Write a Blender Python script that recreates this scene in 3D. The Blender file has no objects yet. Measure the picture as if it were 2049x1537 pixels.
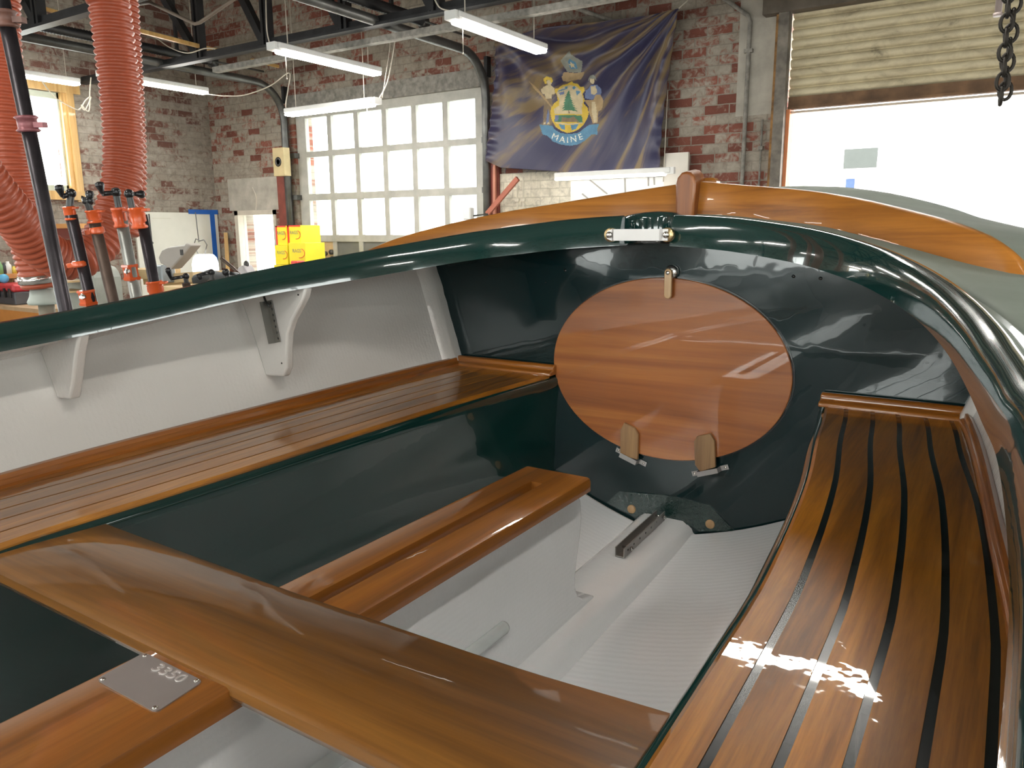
import bpy, math, random
from mathutils import Vector, Matrix
random.seed(7)
SC = bpy.context.scene
COL = SC.collection
R = math.radians

# ------------------------------------------------------------------ camera (metres, z up, floor at 0)
FPX, CX, CY = 1538.0, 1024.5, 768.5
yaw, pitch, roll = R(33.0), R(11.4), R(0.4)
CF = Vector((-math.sin(yaw)*math.cos(pitch), math.cos(yaw)*math.cos(pitch), -math.sin(pitch)))
_r = Vector((math.cos(yaw), math.sin(yaw), 0)); _u = _r.cross(CF)
CR = _r*math.cos(roll) - _u*math.sin(roll)
CU = _u*math.cos(roll) + _r*math.sin(roll)
EYE = Vector((0, 0, 1.75))
def ray(x, y): return CF + CR*((x-CX)/FPX) + CU*((CY-y)/FPX)
def ay(x, y, Y): d = ray(x, y); return EYE + d*((Y-EYE.y)/d.y)      # the place seen at a photo point, on the plane y = Y
def ax(x, y, X): d = ray(x, y); return EYE + d*((X-EYE.x)/d.x)
def az(x, y, Z): d = ray(x, y); return EYE + d*((Z-EYE.z)/d.z)
cam = bpy.data.cameras.new('camera'); camo = bpy.data.objects.new('camera', cam); COL.objects.link(camo)
cam.sensor_width = 36; cam.lens = 36*FPX/2049; cam.clip_start = 0.02; cam.clip_end = 300
camo.matrix_world = Matrix(((CR.x, CU.x, -CF.x, EYE.x), (CR.y, CU.y, -CF.y, EYE.y), (CR.z, CU.z, -CF.z, EYE.z), (0, 0, 0, 1)))
SC.camera = camo
SC.view_settings.view_transform = 'Standard'; SC.view_settings.look = 'None'
SC.view_settings.exposure = 1.05; SC.view_settings.gamma = 1.0

def lerp(a, b, t): return a+(b-a)*t
def interp(T, x):
    if x <= T[0][0]: return T[0][1]
    for (a, b), (c, d) in zip(T, T[1:]):
        if x <= c: return b+(d-b)*(x-a)/(c-a)
    return T[-1][1]
def smooth_interp(T, x):                 # monotone-ish cubic through table points
    n = len(T)
    if x <= T[0][0]: return T[0][1]
    if x >= T[-1][0]: return T[-1][1]
    for i in range(n-1):
        if x <= T[i+1][0]: break
    def sl(j):
        if j <= 0: return (T[1][1]-T[0][1])/(T[1][0]-T[0][0])
        if j >= n-1: return (T[-1][1]-T[-2][1])/(T[-1][0]-T[-2][0])
        a = (T[j][1]-T[j-1][1])/(T[j][0]-T[j-1][0]); b = (T[j+1][1]-T[j][1])/(T[j+1][0]-T[j][0])
        return 0 if a*b <= 0 else 2*a*b/(a+b)
    h = T[i+1][0]-T[i][0]; t = (x-T[i][0])/h
    m0, m1 = sl(i)*h, sl(i+1)*h
    return (2*t**3-3*t*t+1)*T[i][1]+(t**3-2*t*t+t)*m0+(-2*t**3+3*t*t)*T[i+1][1]+(t**3-t*t)*m1

# ------------------------------------------------------------------ mesh building
ORG = {}
class MB:
    def __init__(s): s.v = []; s.f = []; s.m = []; s.sm = []
    def add(s, vs, fs, mi=0, smooth=False, M=None):
        o = len(s.v)
        for p in vs:
            p = Vector(p)
            if M is not None: p = M @ p
            s.v.append(p)
        for f in fs:
            s.f.append([i+o for i in f]); s.m.append(mi); s.sm.append(smooth)
        return s
    def box(s, a, b, mi=0, M=None, bev=0.0):
        x0, x1 = sorted((a[0], b[0])); y0, y1 = sorted((a[1], b[1])); z0, z1 = sorted((a[2], b[2]))
        if bev <= 0:
            vs = [(x0, y0, z0), (x1, y0, z0), (x1, y1, z0), (x0, y1, z0), (x0, y0, z1), (x1, y0, z1), (x1, y1, z1), (x0, y1, z1)]
            fs = [(0, 3, 2, 1), (4, 5, 6, 7), (0, 1, 5, 4), (1, 2, 6, 5), (2, 3, 7, 6), (3, 0, 4, 7)]
            return s.add(vs, fs, mi, False, M)
        import itertools
        vs = []; idx = {}
        for sx, sy, sz in itertools.product((0, 1), repeat=3):
            c = [(x0, x1)[sx], (y0, y1)[sy], (z0, z1)[sz]]; d = [(1, -1)[sx], (1, -1)[sy], (1, -1)[sz]]
            for k in range(3):
                p = [c[j]+(0 if j == k else d[j]*bev) for j in range(3)]
                idx[(sx, sy, sz, k)] = len(vs); vs.append(p)
        fs = []
        for k in range(3):
            for q in (0, 1):
                a_, b_ = [j for j in range(3) if j != k]
                ring = []
                for (ua, ub) in ((0, 0), (1, 0), (1, 1), (0, 1)):
                    t = [0, 0, 0]; t[k] = q; t[a_] = ua; t[b_] = ub; ring.append(idx[(*t, k)])
                fs.append(ring)
        for k in range(3):
            a_, b_ = [j for j in range(3) if j != k]
            for ua in (0, 1):
                for ub in (0, 1):
                    t0 = [0, 0, 0]; t1 = [0, 0, 0]; t0[a_] = t1[a_] = ua; t0[b_] = t1[b_] = ub; t1[k] = 1
                    fs.append([idx[(*t0, a_)], idx[(*t1, a_)], idx[(*t1, b_)], idx[(*t0, b_)]])
        for c in itertools.product((0, 1), repeat=3): fs.append([idx[(*c, 0)], idx[(*c, 1)], idx[(*c, 2)]])
        return s.add(vs, fs, mi, False, M)
    def beam(s, p, q, w, h, mi=0, up=Vector((0, 0, 1)), bev=0.0):   # box along p->q
        p = Vector(p); q = Vector(q); d = (q-p); L = d.length; d.normalize()
        sd = d.cross(up)
        if sd.length < 1e-4: sd = Vector((1, 0, 0))
        sd.normalize(); u2 = sd.cross(d)
        M = Matrix(((d.x, sd.x, u2.x, p.x), (d.y, sd.y, u2.y, p.y), (d.z, sd.z, u2.z, p.z), (0, 0, 0, 1)))
        return s.box((0, -w/2, -h/2), (L, w/2, h/2), mi, M, bev)
    def tube(s, pts, r, n=12, mi=0, caps=True, smooth=True, closed=False):
        pts = [Vector(p) for p in pts]; N = len(pts)
        rr = r if callable(r) else (lambda i: r if not isinstance(r, (list, tuple)) else r[i])
        T = []
        for i in range(N):
            if closed: t = pts[(i+1) % N]-pts[i-1]
            else: t = pts[min(i+1, N-1)]-pts[max(i-1, 0)]
            if t.length < 1e-9: t = Vector((0, 0, 1))
            T.append(t.normalized())
        u = T[0].orthogonal().normalized(); vs = []
        for i in range(N):
            u = (u-T[i]*u.dot(T[i]))
            if u.length < 1e-6: u = T[i].orthogonal()
            u.normalize(); w = T[i].cross(u)
            for k in range(n):
                a = 2*math.pi*k/n; vs.append(pts[i]+(u*math.cos(a)+w*math.sin(a))*rr(i))
        fs = []
        M_ = N if closed else N-1
        for i in range(M_):
            j = (i+1) % N
            for k in range(n): fs.append((i*n+k, i*n+(k+1) % n, j*n+(k+1) % n, j*n+k))
        s.add(vs, fs, mi, smooth)
        if caps and not closed:
            s.add([vs[k] for k in range(n)], [tuple(reversed(range(n)))], mi)
            s.add([vs[(N-1)*n+k] for k in range(n)], [tuple(range(n))], mi)
        return s
    def cyl(s, p, q, r, n=20, mi=0): return s.tube([p, q], r, n, mi)
    def rev(s, p, axis, prof, n=24, mi=0, smooth=True):               # profile [(r, h)...] around axis from p
        ax_ = Vector(axis).normalized(); u = ax_.orthogonal().normalized(); w = ax_.cross(u); p = Vector(p); vs = []
        for (r, h) in prof:
            for k in range(n):
                a = 2*math.pi*k/n; vs.append(p+ax_*h+(u*math.cos(a)+w*math.sin(a))*r)
        fs = [(i*n+k, i*n+(k+1) % n, (i+1)*n+(k+1) % n, (i+1)*n+k) for i in range(len(prof)-1) for k in range(n)]
        fs.append(tuple(reversed(range(n)))); fs.append(tuple((len(prof)-1)*n+k for k in range(n)))
        return s.add(vs, fs, mi, smooth)
    def ball(s, c, r, mi=0, n=12, sc=(1, 1, 1)):
        vs = []; fs = []; c = Vector(c)
        for i in range(n+1):
            a = math.pi*i/n
            for k in range(n*2):
                b = math.pi*k/n; vs.append(c+Vector((r*sc[0]*math.sin(a)*math.cos(b), r*sc[1]*math.sin(a)*math.sin(b), r*sc[2]*math.cos(a))))
        for i in range(n):
            for k in range(n*2): fs.append((i*2*n+k, (i+1)*2*n+k, (i+1)*2*n+(k+1) % (2*n), i*2*n+(k+1) % (2*n)))
        return s.add(vs, fs, mi, True)
    def prism(s, poly, f0, f1, mi=0, smooth=False):                   # poly list of 2d, f0/f1: map (a,b)->3D
        n = len(poly); vs = [f0(*p) for p in poly]+[f1(*p) for p in poly]
        fs = [tuple(range(n)), tuple(reversed(range(n, 2*n)))]+[(i, n+i, n+(i+1) % n, (i+1) % n) for i in range(n)]
        return s.add(vs, fs, mi, smooth)
    def grid(s, rows, mi=0, smooth=True, closeu=False):
        m = len(rows[0]); vs = [p for r in rows for p in r]; fs = []
        for i in range(len(rows)-1):
            for k in range(m if closeu else m-1):
                k2 = (k+1) % m; fs.append((i*m+k, i*m+k2, (i+1)*m+k2, (i+1)*m+k))
        return s.add(vs, fs, mi, smooth)
    def build(s, name, mats, parent=None, origin=None, fixn=True):
        if not isinstance(mats, (list, tuple)): mats = [mats]
        if parent is not None: o = ORG[parent.name]
        elif origin is not None: o = Vector(origin)
        else:
            xs = [v.x for v in s.v]; ys = [v.y for v in s.v]; zs = [v.z for v in s.v]
            o = Vector(((min(xs)+max(xs))/2, (min(ys)+max(ys))/2, min(zs)))
        me = bpy.data.meshes.new(name)
        me.from_pydata([v-o for v in s.v], [], s.f)
        for m in mats: me.materials.append(m)
        for p, mi, sm in zip(me.polygons, s.m, s.sm): p.material_index = mi; p.use_smooth = sm
        me.update()
        if fixn:
            import bmesh
            b = bmesh.new(); b.from_mesh(me); bmesh.ops.remove_doubles(b, verts=b.verts, dist=1e-6)
            bmesh.ops.recalc_face_normals(b, faces=b.faces); b.to_mesh(me); b.free()
        ob = bpy.data.objects.new(name, me); COL.objects.link(ob)
        if parent is not None: ob.parent = parent
        else: ob.location = o
        ORG[ob.name] = o
        return ob
def thing(name, label, cat, loc, group=None):
    o = bpy.data.objects.new(name, None); o.empty_display_size = 0.05; COL.objects.link(o); o.location = loc
    ORG[o.name] = Vector(loc); return tag(o, label, cat, group)
def tag(o, label, cat, group=None, kind=None):
    o['label'] = label; o['category'] = cat
    if group: o['group'] = group
    if kind: o['kind'] = kind
    return o
def struct(name, mb, m, **k):
    o = mb.build(name, m, **k); o['kind'] = 'structure'; return o
def autosmooth(o, deg=35):
    for p in o.data.polygons: p.use_smooth = True
    try: o.data.set_sharp_from_angle(angle=R(deg))
    except Exception: pass
    return o
def bevel(o, w, seg=2, ang=35):
    m = o.modifiers.new('bevel', 'BEVEL'); m.width = w; m.segments = seg; m.limit_method = 'ANGLE'; m.angle_limit = R(ang)
    autosmooth(o, 50); return o

# ------------------------------------------------------------------ materials
def newmat(name):
    m = bpy.data.materials.new(name); m.use_nodes = True; nt = m.node_tree; nt.nodes.clear()
    out = nt.nodes.new('ShaderNodeOutputMaterial'); b = nt.nodes.new('ShaderNodeBsdfPrincipled'); nt.links.new(b.outputs[0], out.inputs[0])
    return m, nt, b
def N(nt, t, **k):
    n = nt.nodes.new(t)
    for a, v in k.items():
        if a.startswith('i_'):
            kk = a[2:].replace('_', ' '); n.inputs[kk].default_value = v
        else: setattr(n, a, v)
    return n
def rgb(c): return (c[0], c[1], c[2], 1)
def pos(nt, scale=(1, 1, 1), rot=(0, 0, 0)):
    g = nt.nodes.new('ShaderNodeNewGeometry'); mp = nt.nodes.new('ShaderNodeMapping')
    nt.links.new(g.outputs['Position'], mp.inputs[0]); mp.inputs['Scale'].default_value = scale; mp.inputs['Rotation'].default_value = rot
    return mp.outputs[0]
def obj(nt, scale=(1, 1, 1), rot=(0, 0, 0)):
    g = nt.nodes.new('ShaderNodeTexCoord'); mp = nt.nodes.new('ShaderNodeMapping')
    nt.links.new(g.outputs['Object'], mp.inputs[0]); mp.inputs['Scale'].default_value = scale; mp.inputs['Rotation'].default_value = rot
    return mp.outputs[0]
def ramp(nt, fac, stops, inter='LINEAR'):
    r = nt.nodes.new('ShaderNodeValToRGB'); r.color_ramp.interpolation = inter
    e = r.color_ramp.elements
    while len(e) > 1: e.remove(e[-1])
    e[0].position = stops[0][0]; e[0].color = rgb(stops[0][1]) if len(stops[0][1]) == 3 else stops[0][1]
    for p, c in stops[1:]:
        x = e.new(p); x.color = rgb(c)
    nt.links.new(fac, r.inputs[0]); return r.outputs[0]
def mix(nt, fac, a, b, mode='MIX'):
    m = nt.nodes.new('ShaderNodeMix'); m.data_type = 'RGBA'; m.blend_type = mode
    for s, v in ((m.inputs[0], fac), (m.inputs[6], a), (m.inputs[7], b)):
        if hasattr(v, 'is_linked'): nt.links.new(v, s)
        elif isinstance(v, (int, float)): s.default_value = v
        else: s.default_value = rgb(v)
    return m.outputs[2]
def noise(nt, vec, sc, det=4, rough=0.55, dist=0):
    n = nt.nodes.new('ShaderNodeTexNoise'); nt.links.new(vec, n.inputs['Vector'])
    n.inputs['Scale'].default_value = sc; n.inputs['Detail'].default_value = det; n.inputs['Roughness'].default_value = rough; n.inputs['Distortion'].default_value = dist
    return n.outputs['Fac']
def bump(nt, b, h, strength=0.2, dist=0.01, coat=False):
    n = nt.nodes.new('ShaderNodeBump'); n.inputs['Strength'].default_value = strength; n.inputs['Distance'].default_value = dist
    nt.links.new(h, n.inputs['Height']); nt.links.new(n.outputs[0], b.inputs['Normal'])
    if coat: nt.links.new(n.outputs[0], b.inputs['Coat Normal'])
def plain(name, c, rough=0.5, metal=0.0, coat=0.0, var=0.12, bs=0.0, bscale=30, spec=0.5, vs=6):
    m, nt, b = newmat(name)
    v = obj(nt); f = noise(nt, v, vs, 4)
    c2 = tuple(max(0, x*(1-var)) for x in c); c1 = tuple(min(1, x*(1+var)) for x in c)
    nt.links.new(ramp(nt, f, [(0.3, c2), (0.7, c1)]), b.inputs['Base Color'])
    b.inputs['Roughness'].default_value = rough; b.inputs['Metallic'].default_value = metal; b.inputs['Coat Weight'].default_value = coat
    b.inputs['Coat Roughness'].default_value = 0.03; b.inputs['Specular IOR Level'].default_value = spec
    if bs: bump(nt, b, noise(nt, v, bscale, 4), bs, 0.003)
    return m
def emis(name, c, s):
    m, nt, b = newmat(name); b.inputs['Base Color'].default_value = (0.9, 0.9, 0.9, 1)
    b.inputs['Emission Color'].default_value = rgb(c); b.inputs['Emission Strength'].default_value = s
    v = obj(nt); nt.links.new(ramp(nt, noise(nt, v, 3), [(0, (.88, .88, .88)), (1, (.92, .92, .92))]), b.inputs['Base Color'])
    return m
def wood(name, dark, mid, light, axis='y', s=1.0, coat=1.0, rough=0.4, island=False, bumps=0.02, band=0.5, bscale=14):
    m, nt, b = newmat(name)
    st = {'xy': (0.5, 0.5, 9), 'x': (0.35, 9, 9), 'y': (9, 0.35, 9), 'z': (9, 9, 0.35)}[axis]
    v = pos(nt, tuple(k*s for k in st))
    if island:
        g = nt.nodes.new('ShaderNodeNewGeometry'); ad = nt.nodes.new('ShaderNodeVectorMath'); ad.operation = 'ADD'
        ml = nt.nodes.new('ShaderNodeMath'); ml.operation = 'MULTIPLY'; ml.inputs[1].default_value = 37
        nt.links.new(g.outputs['Random Per Island'], ml.inputs[0]); nt.links.new(v, ad.inputs[0]); nt.links.new(ml.outputs[0], ad.inputs[1]); v = ad.outputs[0]
    f1 = noise(nt, v, 1.3, 6, 0.6, 1.2); f2 = noise(nt, v, 12, 5, 0.65, 0.3); f3 = noise(nt, v, 0.35, 2, 0.5, 0.6)
    col = ramp(nt, f1, [(0.25, dark), (0.48, mid), (0.72, light)])
    fine = ramp(nt, f2, [(0.3, (0.72, 0.72, 0.72)), (0.6, (1.05, 1.05, 1.05))])
    col = mix(nt, band, col, fine, 'MULTIPLY')
    big = ramp(nt, f3, [(0.3, (0.8, 0.78, 0.75)), (0.7, (1.12, 1.1, 1.05))]); col = mix(nt, 0.8, col, big, 'MULTIPLY')
    if island:
        isl = ramp(nt, g.outputs['Random Per Island'], [(0, (0.78, 0.74, 0.7)), (0.5, (1, 1, 1)), (1, (1.2, 1.18, 1.1))]); col = mix(nt, 1, col, isl, 'MULTIPLY')
    nt.links.new(col, b.inputs['Base Color'])
    b.inputs['Roughness'].default_value = rough; b.inputs['Coat Weight'].default_value = coat; b.inputs['Coat Roughness'].default_value = 0.02; b.inputs['Coat IOR'].default_value = 1.5
    w = noise(nt, pos(nt), bscale, 3, 0.5)
    bump(nt, b, w, bumps, 0.02, coat=True)
    return m
def paint(name, c, bumps=0.02, bs=10, rough=0.12, c2=None):
    m, nt, b = newmat(name); v = pos(nt)
    nt.links.new(ramp(nt, noise(nt, v, 3), [(0.3, c), (0.7, c2 or tuple(x*1.15 for x in c))]), b.inputs['Base Color'])
    b.inputs['Roughness'].default_value = rough; b.inputs['Coat Weight'].default_value = 1; b.inputs['Coat Roughness'].default_value = 0.015; b.inputs['Coat IOR'].default_value = 1.55
    bump(nt, b, noise(nt, v, bs, 3), bumps, 0.02, coat=True)
    return m
def cloth_white(name, c, wave=0.35, scale=26, axis='Y', rough=0.22, lumps=0.25, ls=18):
    m, nt, b = newmat(name); v = pos(nt)
    nt.links.new(ramp(nt, noise(nt, v, 2.5), [(0.3, tuple(x*0.96 for x in c)), (0.7, c)]), b.inputs['Base Color'])
    b.inputs['Roughness'].default_value = rough; b.inputs['Coat Weight'].default_value = 0.6; b.inputs['Coat Roughness'].default_value = 0.08
    w = nt.nodes.new('ShaderNodeTexWave'); w.wave_type = 'BANDS'; w.bands_direction = axis; nt.links.new(v, w.inputs['Vector'])
    w.inputs['Scale'].default_value = scale; w.inputs['Distortion'].default_value = 2.5; w.inputs['Detail'].default_value = 2; w.inputs['Detail Scale'].default_value = 1.5
    n1 = noise(nt, v, ls, 5, 0.6); n2 = noise(nt, v, 160, 2, 0.5)
    ma = nt.nodes.new('ShaderNodeMath'); ma.operation = 'MULTIPLY'; ma.inputs[1].default_value = wave; nt.links.new(w.outputs['Fac'], ma.inputs[0])
    mb_ = nt.nodes.new('ShaderNodeMath'); mb_.operation = 'MULTIPLY_ADD'; mb_.inputs[1].default_value = lumps*3; nt.links.new(n1, mb_.inputs[0]); nt.links.new(ma.outputs[0], mb_.inputs[2])
    mc = nt.nodes.new('ShaderNodeMath'); mc.operation = 'MULTIPLY_ADD'; mc.inputs[1].default_value = lumps*0.6; nt.links.new(n2, mc.inputs[0]); nt.links.new(mb_.outputs[0], mc.inputs[2])
    bump(nt, b, mc.outputs[0], 0.5, 0.004, coat=True)
    return m
def brick(name, ax_, red, paintc, amount, seed=0.0, top=None):
    m, nt, b = newmat(name)
    g = nt.nodes.new('ShaderNodeNewGeometry'); sp = nt.nodes.new('ShaderNodeSeparateXYZ'); cb = nt.nodes.new('ShaderNodeCombineXYZ')
    nt.links.new(g.outputs['Position'], sp.inputs[0]); nt.links.new(sp.outputs[0 if ax_ == 'x' else 1], cb.inputs[0]); nt.links.new(sp.outputs[2], cb.inputs[1])
    wob = noise(nt, cb.outputs[0], 9, 3); wv = nt.nodes.new('ShaderNodeMath'); wv.operation = 'MULTIPLY_ADD'; wv.inputs[1].default_value = 0.012; nt.links.new(wob, wv.inputs[0]); nt.links.new(sp.outputs[2], wv.inputs[2])
    cb2 = nt.nodes.new('ShaderNodeCombineXYZ'); nt.links.new(sp.outputs[0 if ax_ == 'x' else 1], cb2.inputs[0]); nt.links.new(wv.outputs[0], cb2.inputs[1])
    bt = nt.nodes.new('ShaderNodeTexBrick'); nt.links.new(cb2.outputs[0], bt.inputs['Vector'])
    bt.inputs['Color1'].default_value = (0, 0, 0, 1); bt.inputs['Color2'].default_value = (1, 1, 1, 1); bt.inputs['Mortar'].default_value = (0.5, 0.5, 0.5, 1)
    bt.inputs['Scale'].default_value = 1; bt.inputs['Brick Width'].default_value = 0.225; bt.inputs['Row Height'].default_value = 0.083
    bt.inputs['Mortar Size'].default_value = 0.006; bt.inputs['Mortar Smooth'].default_value = 0.4; bt.inputs['Bias'].default_value = 0
    big = noise(nt, cb.outputs[0], 0.8+seed*0.1, 3, 0.55, 0.5); fine = noise(nt, cb.outputs[0], 14, 5, 0.65, 0.8)
    # per brick random + slow patches decide how much of the old paint is left
    sm = nt.nodes.new('ShaderNodeMath'); sm.operation = 'MULTIPLY_ADD'; sm.inputs[1].default_value = 0.45; nt.links.new(bt.outputs['Color'], sm.inputs[0])
    s2 = nt.nodes.new('ShaderNodeMath'); s2.operation = 'MULTIPLY_ADD'; s2.inputs[1].default_value = 0.9; nt.links.new(big, s2.inputs[0]); nt.links.new(fine, s2.inputs[2])
    nt.links.new(s2.outputs[0], sm.inputs[2])
    redc = ramp(nt, bt.outputs['Color'], [(0, tuple(k*0.6 for k in red)), (0.5, red), (1, tuple(min(1, k*1.35) for k in red))])
    pc = ramp(nt, fine, [(0.25, tuple(k*0.62 for k in paintc)), (0.5, paintc), (0.75, tuple(min(1, k*1.25) for k in paintc))])
    fac = ramp(nt, sm.outputs[0], [(max(0.0, amount-0.07), (0, 0, 0)), (min(1.0, amount+0.05), (1, 1, 1))])
    # ramp clamps at 1: bring the sum back into 0..1
    sc = nt.nodes.new('ShaderNodeMath'); sc.operation = 'MULTIPLY'; sc.inputs[1].default_value = 0.6; nt.links.new(sm.outputs[0], sc.inputs[0])
    nt.links.new(sc.outputs[0], fac.node.inputs[0])
    col = mix(nt, fac, redc, pc)
    mort = mix(nt, 0.5, tuple(k*0.75 for k in paintc), pc)
    col = mix(nt, bt.outputs['Fac'], col, mort)
    grime = ramp(nt, noise(nt, cb.outputs[0], 2.2, 5, 0.7), [(0.3, (0.7, 0.68, 0.64)), (0.6, (1.05, 1.05, 1.05))]); col = mix(nt, 0.8, col, grime, 'MULTIPLY')
    nt.links.new(col, b.inputs['Base Color']); b.inputs['Roughness'].default_value = 0.85
    iv = nt.nodes.new('ShaderNodeMath'); iv.operation = 'MULTIPLY_ADD'; iv.inputs[1].default_value = -1.2; nt.links.new(bt.outputs['Fac'], iv.inputs[0]); nt.links.new(fine, iv.inputs[2])
    bump(nt, b, iv.outputs[0], 0.6, 0.012)
    return m

GREEN = (0.003, 0.024, 0.021)
m_green = paint('gloss_green_paint', GREEN, 0.02, 9)
m_green_rough = paint('brushed_green_paint', GREEN, 0.25, 60, 0.2)
m_bulk = paint('gloss_green_bulkhead', (0.003, 0.016, 0.018), 0.05, 5)
m_bulk.node_tree.nodes['Principled BSDF'].inputs['Coat IOR'].default_value = 1.36; m_bulk.node_tree.nodes['Principled BSDF'].inputs['Specular IOR Level'].default_value = .3
m_teak = wood('varnished_seat_planking', (0.13, 0.045, 0.004), (0.29, 0.108, 0.008), (0.46, 0.19, 0.018), 'y', 1.8, island=True, bumps=0.04, bscale=17, band=1.0)
m_trim = wood('varnished_mahogany_trim', (0.12, 0.034, 0.005), (0.26, 0.080, 0.009), (0.38, 0.13, 0.016), 'y', 2.0)
m_trimx = wood('varnished_mahogany_trim_athwart', (0.14, 0.042, 0.005), (0.30, 0.098, 0.010), (0.42, 0.15, 0.018), 'x', 2.0)
m_thwart = wood('varnished_thwart_wood', (0.095, 0.036, 0.004), (0.175, 0.070, 0.008), (0.25, 0.105, 0.013), 'x', 1.2, bumps=0.02, band=0.8)
m_cap = wood('varnished_case_cap_wood', (0.13, 0.042, 0.005), (0.26, 0.090, 0.010), (0.36, 0.135, 0.016), 'y', 1.4, bumps=0.02)
m_hatch = wood('varnished_hatch_veneer', (0.18, 0.052, 0.012), (0.34, 0.105, 0.02), (0.48, 0.175, 0.035), 'x', 1.1, bumps=0.006, band=0.35, bscale=5)
m_splash = wood('varnished_coaming_board', (0.16, 0.05, 0.008), (0.36, 0.135, 0.018), (0.46, 0.18, 0.028), 'xy', 1.8, coat=0.35, rough=0.35, bumps=0.02)
m_post = wood('varnished_post_wood', (0.12, 0.034, 0.006), (0.22, 0.065, 0.010), (0.34, 0.12, 0.018), 'z', 2, coat=.5)
m_pale = wood('pale_ash_wood', (0.20, 0.11, 0.05), (0.30, 0.17, 0.08), (0.40, 0.24, 0.11), 'z', 3, coat=0.1, rough=0.5)
m_pale2 = wood('pale_maple_wood', (0.36, 0.21, 0.09), (0.5, 0.31, 0.15), (0.6, 0.4, 0.22), 'z', 3, coat=0.5, rough=0.4)
m_black = plain('black_seam_compound', (0.004, 0.006, 0.006), 0.25, coat=0.8)
m_hull = cloth_white('white_interior_paint', (0.66, 0.64, 0.61), 0.04, 30, 'Y', lumps=0.36, ls=13)
m_floor_w = cloth_white('white_woven_laminate', (0.88, 0.90, 0.92), 0.07, 20, 'Y', lumps=0.10)
m_case = cloth_white('white_case_laminate', (0.85, 0.86, 0.87), 0.05, 30, 'Z', lumps=0.14)
m_ss = plain('stainless_steel', (0.62, 0.60, 0.57), 0.22, 1.0, var=0.05)
m_alu = plain('brushed_aluminium', (0.50, 0.48, 0.47), 0.5, 1.0, var=0.08, bs=0.1, bscale=60)
m_dk = plain('dark_perforated_metal', (0.09, 0.09, 0.09), 0.4, 0.8)
m_deck = plain('grey_green_deck_paint', (0.19, 0.22, 0.19), 0.6, coat=0.0, spec=0.15, var=0.1, bs=0.15, bscale=25)

# ================================================================== THE BOAT
XC = -0.70
boat = thing('sailboat', 'varnished wood and dark green open sailboat filling the foreground, white inside', 'sailboat', (XC, 0.3, 0.0))
ZCt = [(-2.2, 1.50), (-.8, 1.52), (.0, 1.555), (.5, 1.594), (1.0, 1.648), (1.4, 1.697), (1.62, 1.737), (1.9, 1.785), (2.2, 1.825), (2.6, 1.865), (2.95, 1.895)]
Kt = [(1.4, .05), (1.9, .1), (2.4, .2)]
def zdeck(w, y): return smooth_interp(ZCt, y)-interp(Kt, y)*w*w
SHt = [(-2.2, .60), (-1.5, .75), (-.8, .84), (0, .90), (.6, .915), (1.0, .90), (1.4, .865), (1.8, .80), (2.2, .70), (2.5, .53), (2.75, .32), (2.9, .14), (2.95, .02)]
# inner hull sections: rows of (w, z) from the keel to below the sheer
SEC = [(-2.2, [(0, 1.02), (.06, 1.03), (.2, 1.06), (.38, 1.14), (.48, 1.25), (.53, 1.33), (.57, 1.44)]),
       (-.8, [(0, .91), (.09, .92), (.30, .965), (.55, 1.07), (.67, 1.21), (.71, 1.31), (.79, 1.46)]),
       (.6, [(0, .90), (.09, .915), (.32, .965), (.60, 1.08), (.72, 1.21), (.76, 1.315), (.86, 1.53)]),
       (1.2, [(0, .93), (.09, .945), (.29, .995), (.54, 1.11), (.67, 1.24), (.715, 1.34), (.815, 1.60)]),
       (1.8, [(0, .97), (.09, .985), (.25, 1.042), (.45, 1.15), (.60, 1.29), (.648, 1.385), (.742, 1.66)]),
       (2.4, [(0, 1.05), (.05, 1.08), (.14, 1.16), (.28, 1.28), (.38, 1.40), (.43, 1.48), (.55, 1.73)]),
       (2.8, [(0, 1.15), (.01, 1.2), (.03, 1.28), (.07, 1.38), (.11, 1.48), (.14, 1.56), (.22, 1.78)]),
       (2.95, [(0, 1.25), (.0, 1.28), (.0, 1.34), (.002, 1.44), (.004, 1.54), (.006, 1.62), (.01, 1.82)])]
def hsec(y, k):
    return (smooth_interp([(s[0], s[1][k][0]) for s in SEC], y), smooth_interp([(s[0], s[1][k][1]) for s in SEC], y))
def hullpts(y):
    P = [hsec(y, k) for k in range(7)]; ws = interp(SHt, y) if y > 2.5 else smooth_interp(SHt, y)
    P.append((ws, zdeck(ws, y)-0.012))
    out = []
    for i in range(len(P)-1):                       # catmull through section
        p0 = P[max(i-1, 0)]; p1 = P[i]; p2 = P[i+1]; p3 = P[min(i+2, len(P)-1)]
        for t in (0, .25, .5, .75):
            out.append(tuple(0.5*((2*p1[j])+(-p0[j]+p2[j])*t+(2*p0[j]-5*p1[j]+4*p2[j]-p3[j])*t*t+(-p0[j]+3*p1[j]-3*p2[j]+p3[j])*t**3) for j in (0, 1)))
    out.append(P[-1]); return out
def hullw(y, z):
    P = hullpts(y)
    for a, b in zip(P, P[1:]):
        if a[1] <= z <= b[1]: return a[0]+(b[0]-a[0])*(z-a[1])/(b[1]-a[1]+1e-9)
    return P[-1][0] if z > P[-1][1] else P[0][0]
YS = [-2.2+i*0.1 for i in range(52)]; YS[-1] = 2.9; YS += [2.95]
mb = MB(); rows = []
for y in YS:
    P = hullpts(y); rows.append([Vector((XC-w, y, z)) for w, z in reversed(P)]+[Vector((XC+w, y, z)) for w, z in P[1:]])
mb.grid(rows)
outer = []
for y in YS:
    P = hullpts(y); t = 0.014
    outer.append([Vector((XC-(w+t), y, z-(t if i < 16 else 0))) for i, (w, z) in reversed(list(enumerate(P)))]+[Vector((XC+(w+t), y, z-(t if i < 16 else 0))) for i, (w, z) in list(enumerate(P))[1:]])
mb.grid(outer, 1)
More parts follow.
